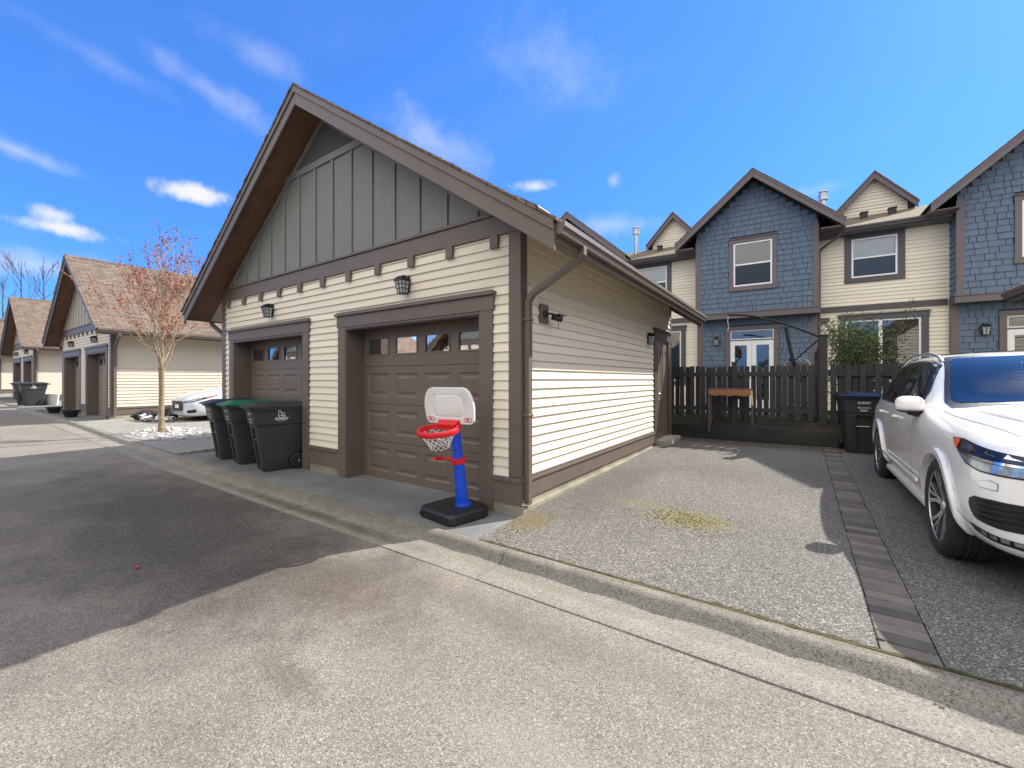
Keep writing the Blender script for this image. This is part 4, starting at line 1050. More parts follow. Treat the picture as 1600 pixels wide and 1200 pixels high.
# ------------------------------------------------------------------ cars
def patch(name, m, bvh, poly, axis, off, parent, step=.02, side=-1, thick=None, maxdepth=None, smooth=True):
    """lay a polygon onto the body: axis 'x' -> poly in (y,z), rays run toward the centre from side*3; axis 'y' -> poly in (x,z), rays run +y; axis 'z' -> poly in (x,y) from above"""
    bm = bmesh.new()
    vs = [bm.verts.new((p[0], p[1], 0)) for p in poly]; bm.faces.new(vs)
    # grid cut
    xs = [p[0] for p in poly]; ys = [p[1] for p in poly]
    for ax, lo, hi in ((0, min(xs), max(xs)), (1, min(ys), max(ys))):
        n = max(1, int((hi - lo) / step))
        for i in range(1, n):
            c = lo + (hi - lo) * i / n
            no = (1, 0, 0) if ax == 0 else (0, 1, 0); co = (c, 0, 0) if ax == 0 else (0, c, 0)
            bmesh.ops.bisect_plane(bm, geom=bm.verts[:] + bm.edges[:] + bm.faces[:], plane_co=co, plane_no=no, dist=1e-6)
    bad = []
    for v in bm.verts:
        a, b = v.co.x, v.co.y
        if axis == 'x': o, d = V((side * 3, a, b)), V((-side, 0, 0))
        elif axis == 'y': o, d = V((a, -3, b)), V((0, 1, 0))
        elif axis == 'd': dd_ = V((-side * .7071, .7071, 0)); pp_ = V((side * .7071, .7071, 0)); o, d = pp_ * a - dd_ * 3 + V((0, 0, b)), dd_
        elif axis == '-y': o, d = V((a, 9, b)), V((0, -1, 0))
        else: o, d = V((a, b, 4)), V((0, 0, -1))
        hit, nrm, idx, dist = bvh.ray_cast(o, d)
        if hit is None: bad.append(v); v.co = o + d * 2.4; continue
        if nrm.dot(d) > 0: nrm = -nrm
        v.co = hit + nrm * off
    if bad: bmesh.ops.delete(bm, geom=bad, context='VERTS')
    me = bpy.data.meshes.new(name); bm.normal_update(); bm.to_mesh(me); bm.free(); me.materials.append(m)
    for p in me.polygons: p.use_smooth = smooth
    o = bpy.data.objects.new(name, me); COL.objects.link(o)
    if parent: o.parent = parent
    return o

def car_body(secs, parent, m, wheels, wr, Lx=.9, lvl=2, cabin=None):
    """secs: list of (y, [(x,z)...]) half sections from bottom edge to top centre"""
    n = len(secs[0][1]); vs = []; fs = []
    ring = []
    for (y, pts) in secs:
        full = [(x, z) for (x, z) in pts] + [(-x, z) for (x, z) in reversed(pts[:-1])]
        ring.append([len(vs) + i for i in range(len(full))]); vs += [(x, y, z) for (x, z) in full]
    k = len(ring[0])
    for i in range(len(ring) - 1):
        for j in range(k): fs.append((ring[i][j], ring[i][(j + 1) % k], ring[i + 1][(j + 1) % k], ring[i + 1][j]))
    # end caps as strips between left and right halves
    for r_ in (ring[0], ring[-1]):
        for j in range(n - 2): fs.append((r_[j], r_[j + 1], r_[k - 2 - j], r_[k - 1 - j]))
        fs.append((r_[n - 2], r_[n - 1], r_[n]))
    me = bpy.data.meshes.new('body'); me.from_pydata(vs, [], fs)
    bm = bmesh.new(); bm.from_mesh(me); bmesh.ops.recalc_face_normals(bm, faces=bm.faces); bm.to_mesh(me); bm.free()
    o = bpy.data.objects.new('body', me); COL.objects.link(o); me.materials.append(m)
    sm = o.modifiers.new('s', 'SUBSURF'); sm.levels = lvl; sm.render_levels = lvl
    cm = MB()
    for (wy, wz) in wheels:
        for sx in (-1, 1): cm.lathe([(wr, -.22), (wr, .3)], 40, (sx * (Lx - (0.0 if sx > 0 else 0.0)) , wy, wz), 'x', T=None)
    cut = cm.build('cutter', M['blackp'])
    bl = o.modifiers.new('b', 'BOOLEAN'); bl.object = cut; bl.operation = 'DIFFERENCE'; bl.solver = 'EXACT'; bl.use_self = True
    dg = bpy.context.evaluated_depsgraph_get(); dg.update()
    me2 = bpy.data.meshes.new_from_object(o.evaluated_get(dg)); 
    bpy.data.objects.remove(cut)
    o.modifiers.clear(); o.data = me2; o.parent = parent
    for p in me2.polygons: p.use_smooth = True
    me2.set_sharp_from_angle(angle=math.radians(38))
    bm = bmesh.new(); bm.from_mesh(me2); bvh = BVHTree.FromBMesh(bm); bm.free()
    if cabin:      # hollow the cabin out behind the windscreen
        poly, ya, yb = cabin
        cm = MB(); cm.prism(poly, lambda p: (p[0], ya, p[1]), lambda p: (p[0], yb, p[1])); cut = cm.build('cutter', [M['blackp'], M['dark']], parent)
        for p_ in cut.data.polygons: p_.material_index = 1
        me2.materials.append(M['dark'])
        bl = o.modifiers.new('c', 'BOOLEAN'); bl.object = cut; bl.operation = 'DIFFERENCE'; bl.solver = 'EXACT'
        dg = bpy.context.evaluated_depsgraph_get(); dg.update()
        me3 = bpy.data.meshes.new_from_object(o.evaluated_get(dg)); bpy.data.objects.remove(cut); o.modifiers.clear(); o.data = me3
        me3.set_sharp_from_angle(angle=math.radians(38))
    return o, bvh
def ring_patch(name, m, bvh, outer, inner, off, parent, n=64):
    c0 = V((sum(p[0] for p in inner) / len(inner), (min(p[1] for p in inner) + max(p[1] for p in inner)) / 2))
    def hit(poly, a):
        d = V((math.cos(a), math.sin(a))); best = None
        for i in range(len(poly)):
            p, q = V(poly[i]) - c0, V(poly[(i + 1) % len(poly)]) - c0; e = q - p; den = d.x * e.y - d.y * e.x
            if abs(den) < 1e-9: continue
            t = (p.x * e.y - p.y * e.x) / den; u = (p.x * d.y - p.y * d.x) / den
            if t > 0 and -1e-6 <= u <= 1 + 1e-6: best = t if best is None else max(best, t)
        return c0 + d * best
    angs = [2 * PI * i / n for i in range(n)] + [math.atan2(p[1] - c0.y, p[0] - c0.x) % (2 * PI) for p in outer + inner]
    angs = sorted(set(round(a, 5) for a in angs)); vs = []; K = 3
    for a in angs:
        po, pi_ = hit(outer, a), hit(inner, a)
        for k in range(K):
            q = po.lerp(pi_, k / (K - 1)); h_, nr, _, _ = bvh.ray_cast(V((q.x, -3, q.y)), V((0, 1, 0)))
            if h_ is None: h_, nr = V((q.x, 2.2, q.y)), V((0, -1, 0))
            if nr.y > 0: nr = -nr
            vs.append(h_ + nr * off)
    N_ = len(angs); mb = MB(); mb.add(vs, [(i * K + k, ((i + 1) % N_) * K + k, ((i + 1) % N_) * K + k + 1, i * K + k + 1) for i in range(N_) for k in range(K - 1)])
    return mb.build(name, m, parent, smooth=True, fix=False)

def make_wheel(parent, x, y, z, r, side, wdt=.26, rr=.27, spokes=5):
    """side -1: outer face toward -x"""
    w = MB(); h = wdt / 2
    f = lambda p: (x + side * p[0], y + p[1], z + p[2])
    prof = [(rr, h - .012), (rr + .02, h), (r - .05, h + .004), (r - .018, h - .012), (r, h - .045), (r, h - .085), (r - .008, h - .087), (r - .008, h - .097), (r, h - .099), (r, .004), (r - .008, .003), (r - .008, -.007), (r, -.008), (r, -h + .099), (r - .008, -h + .097), (r - .008, -h + .087), (r, -h + .085), (r, -h + .045), (r - .02, -h + .01), (rr, -h)]
    w.lathe(prof, 56, (0, 0, 0), 'x', T=f, cap=False)
    wh = w.build('wheel', M['rimdark'], parent)
    wh.data.materials.clear(); wh.data.materials.append(M['tyre'])
    for p in wh.data.polygons: p.use_smooth = True
    wh.data.set_sharp_from_angle(angle=math.radians(40)); wh.name = 'wheel'
    # dark barrel + disc
    b = MB(); b.lathe([(rr, h - .014), (rr - .012, h - .016), (rr - .02, .03), (.06, .02), (.0001, .02)], 48, (0, 0, 0), 'x', T=f, cap=False); b.build('rim_barrel', M['rimdark'], wh, smooth=True)
    s = MB()
    s.lathe([(rr + .002, h - .010), (rr - .004, h - .008), (rr - .008, h - .012), (rr - .010, h - .02)], 56, (0, 0, 0), 'x', T=f, cap=False)
    for k in range(spokes):
        a0 = 2 * PI * k / spokes + .25
        for da in (-1, 1):
            pts = [(.05, a0 + da * .10, h - .045), (.13, a0 + da * .15, h - .030), (rr - .015, a0 + da * .30 , h - .012)]
            for (w0_, w1_, i) in ((.017, .013, 0), (.013, .016, 1)):
                (r0, t0, x0), (r1, t1, x1) = pts[i], pts[i + 1]
                p0 = V((r0 * math.cos(t0), r0 * math.sin(t0))); p1 = V((r1 * math.cos(t1), r1 * math.sin(t1)))
                d = (p1 - p0).normalized(); nn = V((-d.y, d.x))
                q = [(x0, *(p0 + nn * w0_)), (x0, *(p0 - nn * w0_)), (x1, *(p1 - nn * w1_)), (x1, *(p1 + nn * w1_)), (x0 - .03, *(p0 + nn * w0_)), (x0 - .03, *(p0 - nn * w0_)), (x1 - .03, *(p1 - nn * w1_)), (x1 - .03, *(p1 + nn * w1_))]
                s.add([f(p) for p in q], [(0, 1, 2, 3), (7, 6, 5, 4), (0, 4, 5, 1), (1, 5, 6, 2), (2, 6, 7, 3), (3, 7, 4, 0)])
        # short split arm
        pts = [(.16, a0, h - .03), (rr - .015, a0 , h - .012)]
        (r0, t0, x0), (r1, t1, x1) = pts
        p0 = V((r0 * math.cos(t0), r0 * math.sin(t0))); p1 = V((r1 * math.cos(t1), r1 * math.sin(t1))); d = (p1 - p0).normalized(); nn = V((-d.y, d.x))
        q = [(x0, *(p0 + nn * .006)), (x0, *(p0 - nn * .006)), (x1, *(p1 - nn * .010)), (x1, *(p1 + nn * .010)), (x0 - .03, *(p0 + nn * .006)), (x0 - .03, *(p0 - nn * .006)), (x1 - .03, *(p1 - nn * .01)), (x1 - .03, *(p1 + nn * .01))]
        s.add([f(p) for p in q], [(0, 1, 2, 3), (7, 6, 5, 4), (0, 4, 5, 1), (1, 5, 6, 2), (2, 6, 7, 3), (3, 7, 4, 0)])
    s.lathe([(.055, h - .075), (.055, h - .04), (.035, h - .032), (.001, h - .03)], 24, (0, 0, 0), 'x', T=f)
    s.build('rim', M['rim'], wh, smooth=False)
    return wh

def arch_lip(parent, bvh, y, z, r, side, m, w=.055, off=.012, a0=-8, a1=188):
    """raised lip following the body round a wheel opening"""
    mb = MB(); n = 36; vs = []
    for i in range(n + 1):
        a = math.radians(a0 + (a1 - a0) * i / n)
        for (rad, of) in ((r - .006, -.04), (r - .002, off), (r + w * .8, off), (r + w, .0)):
            yy, zz = y + rad * math.cos(a), z + rad * math.sin(a)
            rq = max(rad, r + .012)
            hit, nrm, idx, d = bvh.ray_cast(V((side * 3, y + rq * math.cos(a), max(z + rq * math.sin(a), .25))), V((-side, 0, 0)))
            x = hit.x if hit and abs(hit.x) > .5 else side * .93
            vs.append((x + side * of, yy, zz))
    fs = [(i * 4 + j, i * 4 + j + 1, i * 4 + 5 + j, i * 4 + 4 + j) for i in range(n) for j in range(3)]
    mb.add(vs, fs); return mb.build('arch_trim', m, parent, smooth=True, angle=60)

def liner(parent, y, z, r, xin, xout, side):
    mb = MB(); n = 24; vs = []
    for i in range(n + 1):
        a = math.radians(-10 + 200 * i / n); vs += [(side * xin, y + r * math.cos(a), z + r * math.sin(a)), (side * xout, y + r * math.cos(a), z + r * math.sin(a))]
    fs = [(2 * i, 2 * i + 1, 2 * i + 3, 2 * i + 2) for i in range(n)]; fs.append(tuple(2 * i for i in range(n + 1)))
    mb.add(vs, fs); mb.build('wheel_liner', M['blackp'], parent)

def make_suv():
    c = empty('suv', (4.18, .12, .045), 'large white suv parked nose out on the right, beside the paver strip', 'suv')
    P = M['carpaint']
    def S(y, p1, p2, p3, p4, p5, p6, p7, z8): return (y, [p1, p2, p3, p4, p5, p6, p7, (0, z8)])
    secs = [
        S(.00, (.50, .34), (.68, .39), (.73, .56), (.70, .80), (.62, .93), (.46, .965), (.25, .985), .995),
        S(.03, (.62, .26), (.81, .34), (.86, .56), (.83, .85), (.74, .975), (.54, 1.01), (.30, 1.035), 1.045),
        S(.12, (.70, .235), (.88, .32), (.925, .57), (.905, .885), (.82, 1.01), (.60, 1.05), (.32, 1.08), 1.09),
        S(.40, (.74, .23), (.925, .31), (.955, .58), (.94, .915), (.865, 1.05), (.64, 1.085), (.34, 1.12), 1.13),
        S(.85, (.78, .23), (.935, .31), (.965, .60), (.95, .92), (.86, 1.065), (.65, 1.115), (.35, 1.145), 1.155),
        S(1.25, (.78, .23), (.935, .31), (.955, .61), (.945, .94), (.88, 1.085), (.70, 1.135), (.38, 1.17), 1.185),
        S(1.46, (.78, .23), (.93, .31), (.95, .61), (.945, .97), (.905, 1.105), (.745, 1.16), (.42, 1.20), 1.215),
        S(1.62, (.78, .23), (.93, .31), (.95, .61), (.945, .97), (.905, 1.11), (.755, 1.23), (.45, 1.29), 1.305),
        S(2.00, (.78, .23), (.925, .31), (.95, .61), (.945, .975), (.905, 1.115), (.735, 1.46), (.51, 1.545), 1.56),
        S(2.32, (.78, .23), (.925, .31), (.95, .61), (.945, .98), (.905, 1.12), (.715, 1.60), (.56, 1.69), 1.705),
        S(2.60, (.78, .23), (.925, .31), (.95, .61), (.945, .985), (.905, 1.125), (.715, 1.63), (.585, 1.725), 1.74),
        S(3.20, (.78, .23), (.925, .31), (.95, .61), (.945, .99), (.905, 1.13), (.715, 1.64), (.585, 1.745), 1.765),
        S(3.85, (.78, .23), (.935, .31), (.965, .61), (.95, .98), (.88, 1.14), (.705, 1.62), (.57, 1.73), 1.75),
        S(4.40, (.76, .25), (.92, .33), (.945, .62), (.925, .99), (.85, 1.15), (.67, 1.55), (.54, 1.68), 1.70),
        S(4.72, (.72, .28), (.87, .36), (.895, .64), (.88, 1.0), (.81, 1.14), (.62, 1.44), (.50, 1.58), 1.60),
        S(4.88, (.64, .32), (.78, .40), (.80, .66), (.79, 1.0), (.74, 1.10), (.57, 1.28), (.46, 1.36), 1.38),
        S(4.93, (.50, .38), (.64, .44), (.66, .66), (.65, .95), (.60, 1.02), (.48, 1.10), (.38, 1.14), 1.15)]
    # windscreen: black border ring, glass, hollow cabin behind
    ws = [(-.74, 1.155), (-.40, 1.205), (0, 1.22), (.40, 1.205), (.74, 1.155), (.755, 1.20), (.61, 1.645), (.575, 1.672), (.50, 1.682), (0, 1.697), (-.50, 1.682), (-.575, 1.672), (-.61, 1.645), (-.755, 1.20)]
    ws2 = [(-.665, 1.205), (0, 1.25), (.665, 1.205), (.695, 1.212), (.703, 1.24), (.575, 1.625), (.555, 1.648), (.52, 1.655), (0, 1.672), (-.52, 1.655), (-.555, 1.648), (-.575, 1.625), (-.703, 1.24), (-.695, 1.212)]
    WZ = .375; wy = (.88, 3.86)
    body, bvh = car_body(secs, c, P, [(y, WZ) for y in wy], .425, Lx=.86, cabin=(ws2, -1, 2.9))
    for y in wy:
        for s in (-1, 1):
            liner(c, y, WZ, .423, .60, .93, s)
            arch_lip(c, bvh, y, WZ, .425, s, P, off=.022, a0=-14, a1=194)
            make_wheel(c, s * .825, y, WZ, .375, s, .25, .265)
    # windscreen: black border then glass, seen from the front
    ring_patch('windscreen_border', M['blackp'], bvh, ws, ws2, .004, c)
    patch('windscreen', M['windscreen'], bvh, ws2, 'y', .007, c, .04)
    for sx in (-.36, .36):
        mb = MB(); mb.box(sx - .24, sx + .24, 2.55, 2.72, .9, 1.42); st = mb.build('seat', M['sling'], c, bevel=.05)
        mb = MB(); mb.box(sx - .13, sx + .13, 2.57, 2.68, 1.45, 1.60); mb.build('headrest', M['sling'], st, bevel=.04)
    mb = MB(); mb.box(-.66, .66, 1.78, 2.05, 1.0, 1.24); mb.build('dashboard', M['pot'], c, bevel=.04)
    mb = MB(); mb.tube([(.36 + .18 * math.cos(a), 2.12 + .06 * math.sin(a), 1.22 + .17 * math.sin(a)) for a in [2 * PI * k / 24 for k in range(25)]], .014, 6); mb.build('steering_wheel', M['black'], c, smooth=True)
    mb = MB(); mb.box(-.12, .12, 2.10, 2.13, 1.56, 1.62); mb.build('inner_mirror', M['blackp'], c, bevel=.012)
    mb = MB(); mb.tube([(-.16, 2.08, 1.60), (-.16, 2.08, 1.52)], .004, 5)
    for k in range(5):
        z_ = 1.51 - k * .034; w_ = .045 + .02 * math.sin(k * 2.3 + .6)
        mb.tube([(-.16 - w_, 2.08, z_), (-.16 - w_ * .3, 2.07, z_ - .014), (-.16 + w_ * .4, 2.085, z_ - .004), (-.16 + w_, 2.08, z_ - .016)], .0075, 6)
    mb.build('hanging_ornament', M['print'], c)
    # side glass
    for s in (-1, 1):
        dlo = [(1.86, 1.135), (4.10, 1.16), (4.36, 1.27), (4.30, 1.44), (3.98, 1.585), (3.2, 1.62), (2.55, 1.61), (2.28, 1.55), (1.98, 1.30)]
        big = [(1.80, 1.115), (4.13, 1.14), (4.41, 1.26), (4.34, 1.46), (4.0, 1.612), (3.2, 1.648), (2.52, 1.636), (2.24, 1.57), (1.92, 1.30)]
        patch('window_surround', M['chrome'], bvh, [(1.795, 1.108), (4.135, 1.13), (4.42, 1.255), (4.35, 1.47), (4.0, 1.622), (3.2, 1.658), (2.52, 1.646), (2.23, 1.58), (1.905, 1.30)], 'x', .003, c, .05, side=s)
        patch('window_seal', M['blackp'], bvh, [(1.82, 1.122), (4.12, 1.145), (4.39, 1.262), (4.33, 1.45), (3.99, 1.60), (3.2, 1.636), (2.535, 1.624), (2.26, 1.56), (1.935, 1.30)], 'x', .005, c, .05, side=s)
        for (a, b_) in ((0, 1), (1, 2), (2, 3)):
            pa = [1.88, 2.86, 3.72, 4.34]; y0, y1 = pa[a] + .02, pa[b_] - .03
            def up(y):
                q = [(1.90, 1.16), (1.98, 1.27), (2.28, 1.53), (2.55, 1.59), (3.2, 1.60), (3.98, 1.565), (4.27, 1.43), (4.34, 1.27)]
                for i in range(len(q) - 1):
                    if q[i][0] <= y <= q[i + 1][0]: t = (y - q[i][0]) / (q[i + 1][0] - q[i][0]); return q[i][1] * (1 - t) + q[i + 1][1] * t
                return 1.2
            dn = lambda y: 1.15 + max(0, y - 4.1) * .35
            ys = [y0 + (y1 - y0) * i / 10 for i in range(11)]
            pol = [(y, dn(y)) for y in ys] + [(y, max(up(y), dn(y) + .012)) for y in reversed(ys)]
            patch('side_window', M['carglass'], bvh, pol, 'x', .009, c, .05, side=s)
        # door shut lines, handles, cladding
        for yl in (1.78, 2.87, 3.70):
            patch('door_gap', M['black'], bvh, [(yl, .36), (yl + .006, .36), (yl + .006, 1.11), (yl, 1.11)], 'x', .0015, c, .05, side=s)
        patch('door_gap', M['black'], bvh, [(1.78, .355), (3.42, .355), (3.42, .361), (1.78, .361)], 'x', .0015, c, .05, side=s)
        mb = MB()
        for yh in (2.58, 3.50):
            xx = bvh.ray_cast(V((s * 3, yh, .985)), V((-s, 0, 0)))[0].x
            mb.tube([(xx + s * .004, yh - .10, .985), (xx + s * .035, yh - .08, .985), (xx + s * .04, yh, .988), (xx + s * .035, yh + .08, .985), (xx + s * .004, yh + .10, .985)], .014, 8)
        mb.build('door_handle', P, c, smooth=True)
        mb = MB(); mb.box(s * .82, s * .925, 1.36, 3.36, .235, .30); mb.build('sill', P, c, bevel=.02)
        mb = MB(); mb.box(s * .951, s * .972, 1.45, 3.3, .44, .475); mb.build('side_moulding', P, c, bevel=.009)
        # roof rail
        mb = MB(); pts = []
        for i in range(15):
            yy = 2.30 + i * (4.45 - 2.30) / 14; k = math.sin(PI * i / 14) ** .35 if 0 < i < 14 else 0
            h_ = bvh.ray_cast(V((s * .62, yy, 4)), V((0, 0, -1)))[0]; pts.append((s * .63, yy, h_.z + .004 + .05 * k))
        mb.tube(pts, .016, 8); mb.build('roof_rail', M['galv'], c, smooth=True)
        # mirror
        mx = s * .975
        mb = MB()
        mb.grid(lambda u, v: (0, 0, 0), [0, 1], [0, 1]); mb.v = []; mb.f = []
        nu, nv = 16, 20; 
        def sp(u, v):
            th = PI * u; ph = 2 * PI * v
            sx_ = math.sin(th) * math.cos(ph); sz = math.sin(th) * math.sin(ph); sy = math.cos(th)
            ex = .72
            g_ = lambda t: math.copysign(abs(t) ** ex, t)
            yy = g_(sy) * .075; k = 1 - .15 * (sy < 0) * abs(sy)
            return (mx + g_(sx_) * .105 * k, 1.66 + yy, 1.175 + g_(sz) * .085 * k)
        mb.grid(sp, [i / nu for i in range(nu + 1)], [j / nv for j in range(nv + 1)])
        mir = mb.build('wing_mirror', P, c, smooth=True, angle=80)
        mb = MB(); mb.grid(lambda u, v: (lambda q_: (mx + (q_[0] - mx) * 1.012, 1.66 + (q_[1] - 1.66) * 1.02, min(q_[2], 1.112) - .004))(sp(u, v)), [i / nu for i in range(nu + 1)], [j / nv for j in range(nv + 1)]); mb.build('mirror_base', M['blackp'], mir, smooth=True, angle=80)
        mb = MB(); mb.box(mx - .08, mx + .08, 1.725, 1.745, 1.115, 1.24); mb.build('mirror_glass', M['chrome'], mir, bevel=.01)
        mb = MB(); mb.tube([(s * .84, 1.68, 1.09), (s * .90, 1.67, 1.075), (s * .97, 1.66, 1.11)], [.05, .035, .045], 10); mb.build('mirror_arm', M['blackp'], mir, smooth=True)
    # panoramic roof
    patch('sunroof', M['carglass'], bvh, [(-.5, 2.62), (.5, 2.62), (.5, 4.0), (-.5, 4.0)], 'z', .008, c, .08)
    mb = MB(); mb.lathe([(.05, 0), (.045, .03), (.02, .055), (.001, .06)], 16, (0, 4.2, 1.72), T=lambda p: (p[0] * .6, (p[1] - 4.2) * 1.8 + 4.2, p[2])); mb.build('roof_antenna', P, c, smooth=True)
    # bonnet gap line and creases
    mb = MB()
    for s in (-1, 1):
        pts = []
        for i in range(18):
            y = .22 + i * 1.2 / 17; x = s * (.70 + .10 * (i / 17) ** .8)
            h_ = bvh.ray_cast(V((x, y, 4)), V((0, 0, -1)))[0]; pts.append((x, y, h_.z + .0005))
        mb.tube(pts, .0022, 5)
    mb.build('bonnet_gap', M['black'], c)
    for s in (-1, 1):
        mb = MB(); vs = []; n = 24; fs = []
        for i in range(n + 1):
            t = i / n; y = .30 + 1.12 * t; x0 = s * (.52 + .12 * t)
            k = math.sin(PI * min(1, t * 1.02)) ** .7 if t < 1 else 0
            for (dx, dz) in ((-.09, .0), (-.045, .010), (0, .020), (.012, .0)):
                xx = x0 + s * dx; h_ = bvh.ray_cast(V((xx, y, 4)), V((0, 0, -1)))[0]; vs.append((xx, y, h_.z + dz * k - .0008 * (dz == 0)))
        for i in range(n):
            for j in range(3): fs.append((i * 4 + j, i * 4 + j + 1, i * 4 + 5 + j, i * 4 + 4 + j))
        mb.add(vs, fs); mb.build('bonnet_crease', P, c, smooth=True, angle=70)
    # headlights (front projection x,z) — wrap onto the side
    for s in (-1, 1):
        q = lambda pts: [(s * p[0], p[1]) for p in pts]
        D = lambda nm, m_, pts, off, par, st=.025: patch(nm, m_, bvh, [(p_[0] + .03, p_[1]) for p_ in pts], 'd', off, par, st, side=s)
        D('headlight_seal', M['blackp'], [(.24, .790), (.24, .915), (.50, .930), (.70, .955), (.92, .985), (1.06, .975), (.95, .905), (.83, .830), (.70, .800), (.50, .785)], .003, c)
        hd = D('headlight', M['lens'], [(.26, .802), (.26, .848), (.50, .853), (.70, .866), (.91, .895), (.83, .845), (.70, .811), (.50, .797)], .008, c)
        D('lamp_housing', M['lensdark'], [(.26, .872), (.26, .906), (.50, .920), (.70, .943), (.90, .968), (.90, .925), (.70, .892), (.50, .879)], .008, hd)
        D('running_light', M['chrome'], [(.26, .852), (.26, .868), (.50, .874), (.70, .886), (.86, .906), (.86, .893), (.70, .870), (.50, .857)], .011, hd)
        for k in range(5):
            cx_ = .34 + k * .105; zc = .895 + k * .008
            D('led_element', M['chrome'], [(cx_ - .036, zc - .010), (cx_ + .036, zc - .004), (cx_ + .026, zc + .022), (cx_ + .005, zc + .004)], .011, hd)
        D('amber_reflector', M['amber'], [(.935, .972), (.96, .976), (1.035, .969), (.965, .922), (.935, .905)], .011, hd)
        if s in (-1, 1):
            patch('wing_gap', M['galv'], bvh, [(.60, .80), (.606, .80), (.50, .62), (.494, .62)], 'x', .0015, c, .03, side=s)
            patch('bumper_seam', M['galv'], bvh, [(.50, .62), (.50, .626), (.40, .60), (.40, .594)], 'x', .0015, c, .03, side=s)
        D('washer_cover', M['carpaint'], [(.60, .70), (.69, .705), (.72, .735), (.63, .752), (.60, .74)], .004, c)
        D('washer_gap', M['galv'], [(.595, .694), (.693, .699), (.727, .736), (.628, .759), (.594, .744)], .0018, c)
        li = D('lower_intake', M['blackp'], [(.22, .43), (.22, .60), (.62, .635), (.72, .632), (.765, .605), (.775, .56), (.755, .51), (.72, .475), (.60, .455)], .004, c)
        for k in range(4):
            z_ = .475 + k * .036
            D('intake_bar', M['rimdark'], [(.24, z_), (.24, z_ + .016), (.70, z_ + .030), (.73, z_ + .026), (.69, z_ + .012)], .018, li)
        fg = D('fog_lamp', M['blackp'], [(.28, .345), (.36, .375), (.60, .405), (.79, .435), (.76, .395), (.66, .365), (.45, .345)], .004, c)
        for k in range(5):
            x_ = .46 + k * .05
            D('fog_element', M['chrome'], [(x_, .362 + k * .006), (x_ + .034, .366 + k * .006), (x_ + .034, .392 + k * .006), (x_, .386 + k * .006)], .008, fg)
        D('bumper_gap', M['galv'], [(.10, .328), (.10, .333), (.5, .345), (.74, .40), (.92, .47), (.922, .463), (.74, .393), (.5, .339)], .002, c)
    patch('grille', M['blackp'], bvh, [(-.33, .62), (.33, .62), (.335, .88), (.31, .905), (-.31, .905), (-.335, .88)], 'y', .004, c, .05)
    mb = MB()
    for i in range(17):
        x = -.31 + i * .62 / 16; mb.box(x - .006, x + .006, -.016, .02, .63, .89)
    mb.build('grille_bars', M['chrome'], c)
    patch('number_plate', M['print'], bvh, [(-.15, .47), (.15, .47), (.15, .58), (-.15, .58)], 'y', .012, c, .05)
    for o_ in bpy.data.objects:
        if o_.type == 'MESH' and (o_.parent == c or (o_.parent and o_.parent.parent == c)) and not o_.name.startswith(('wheel', 'rim')):
            for v_ in o_.data.vertices:
                if v_.co.z > .5: v_.co.z = .5 + (v_.co.z - .5) * .925
    return c

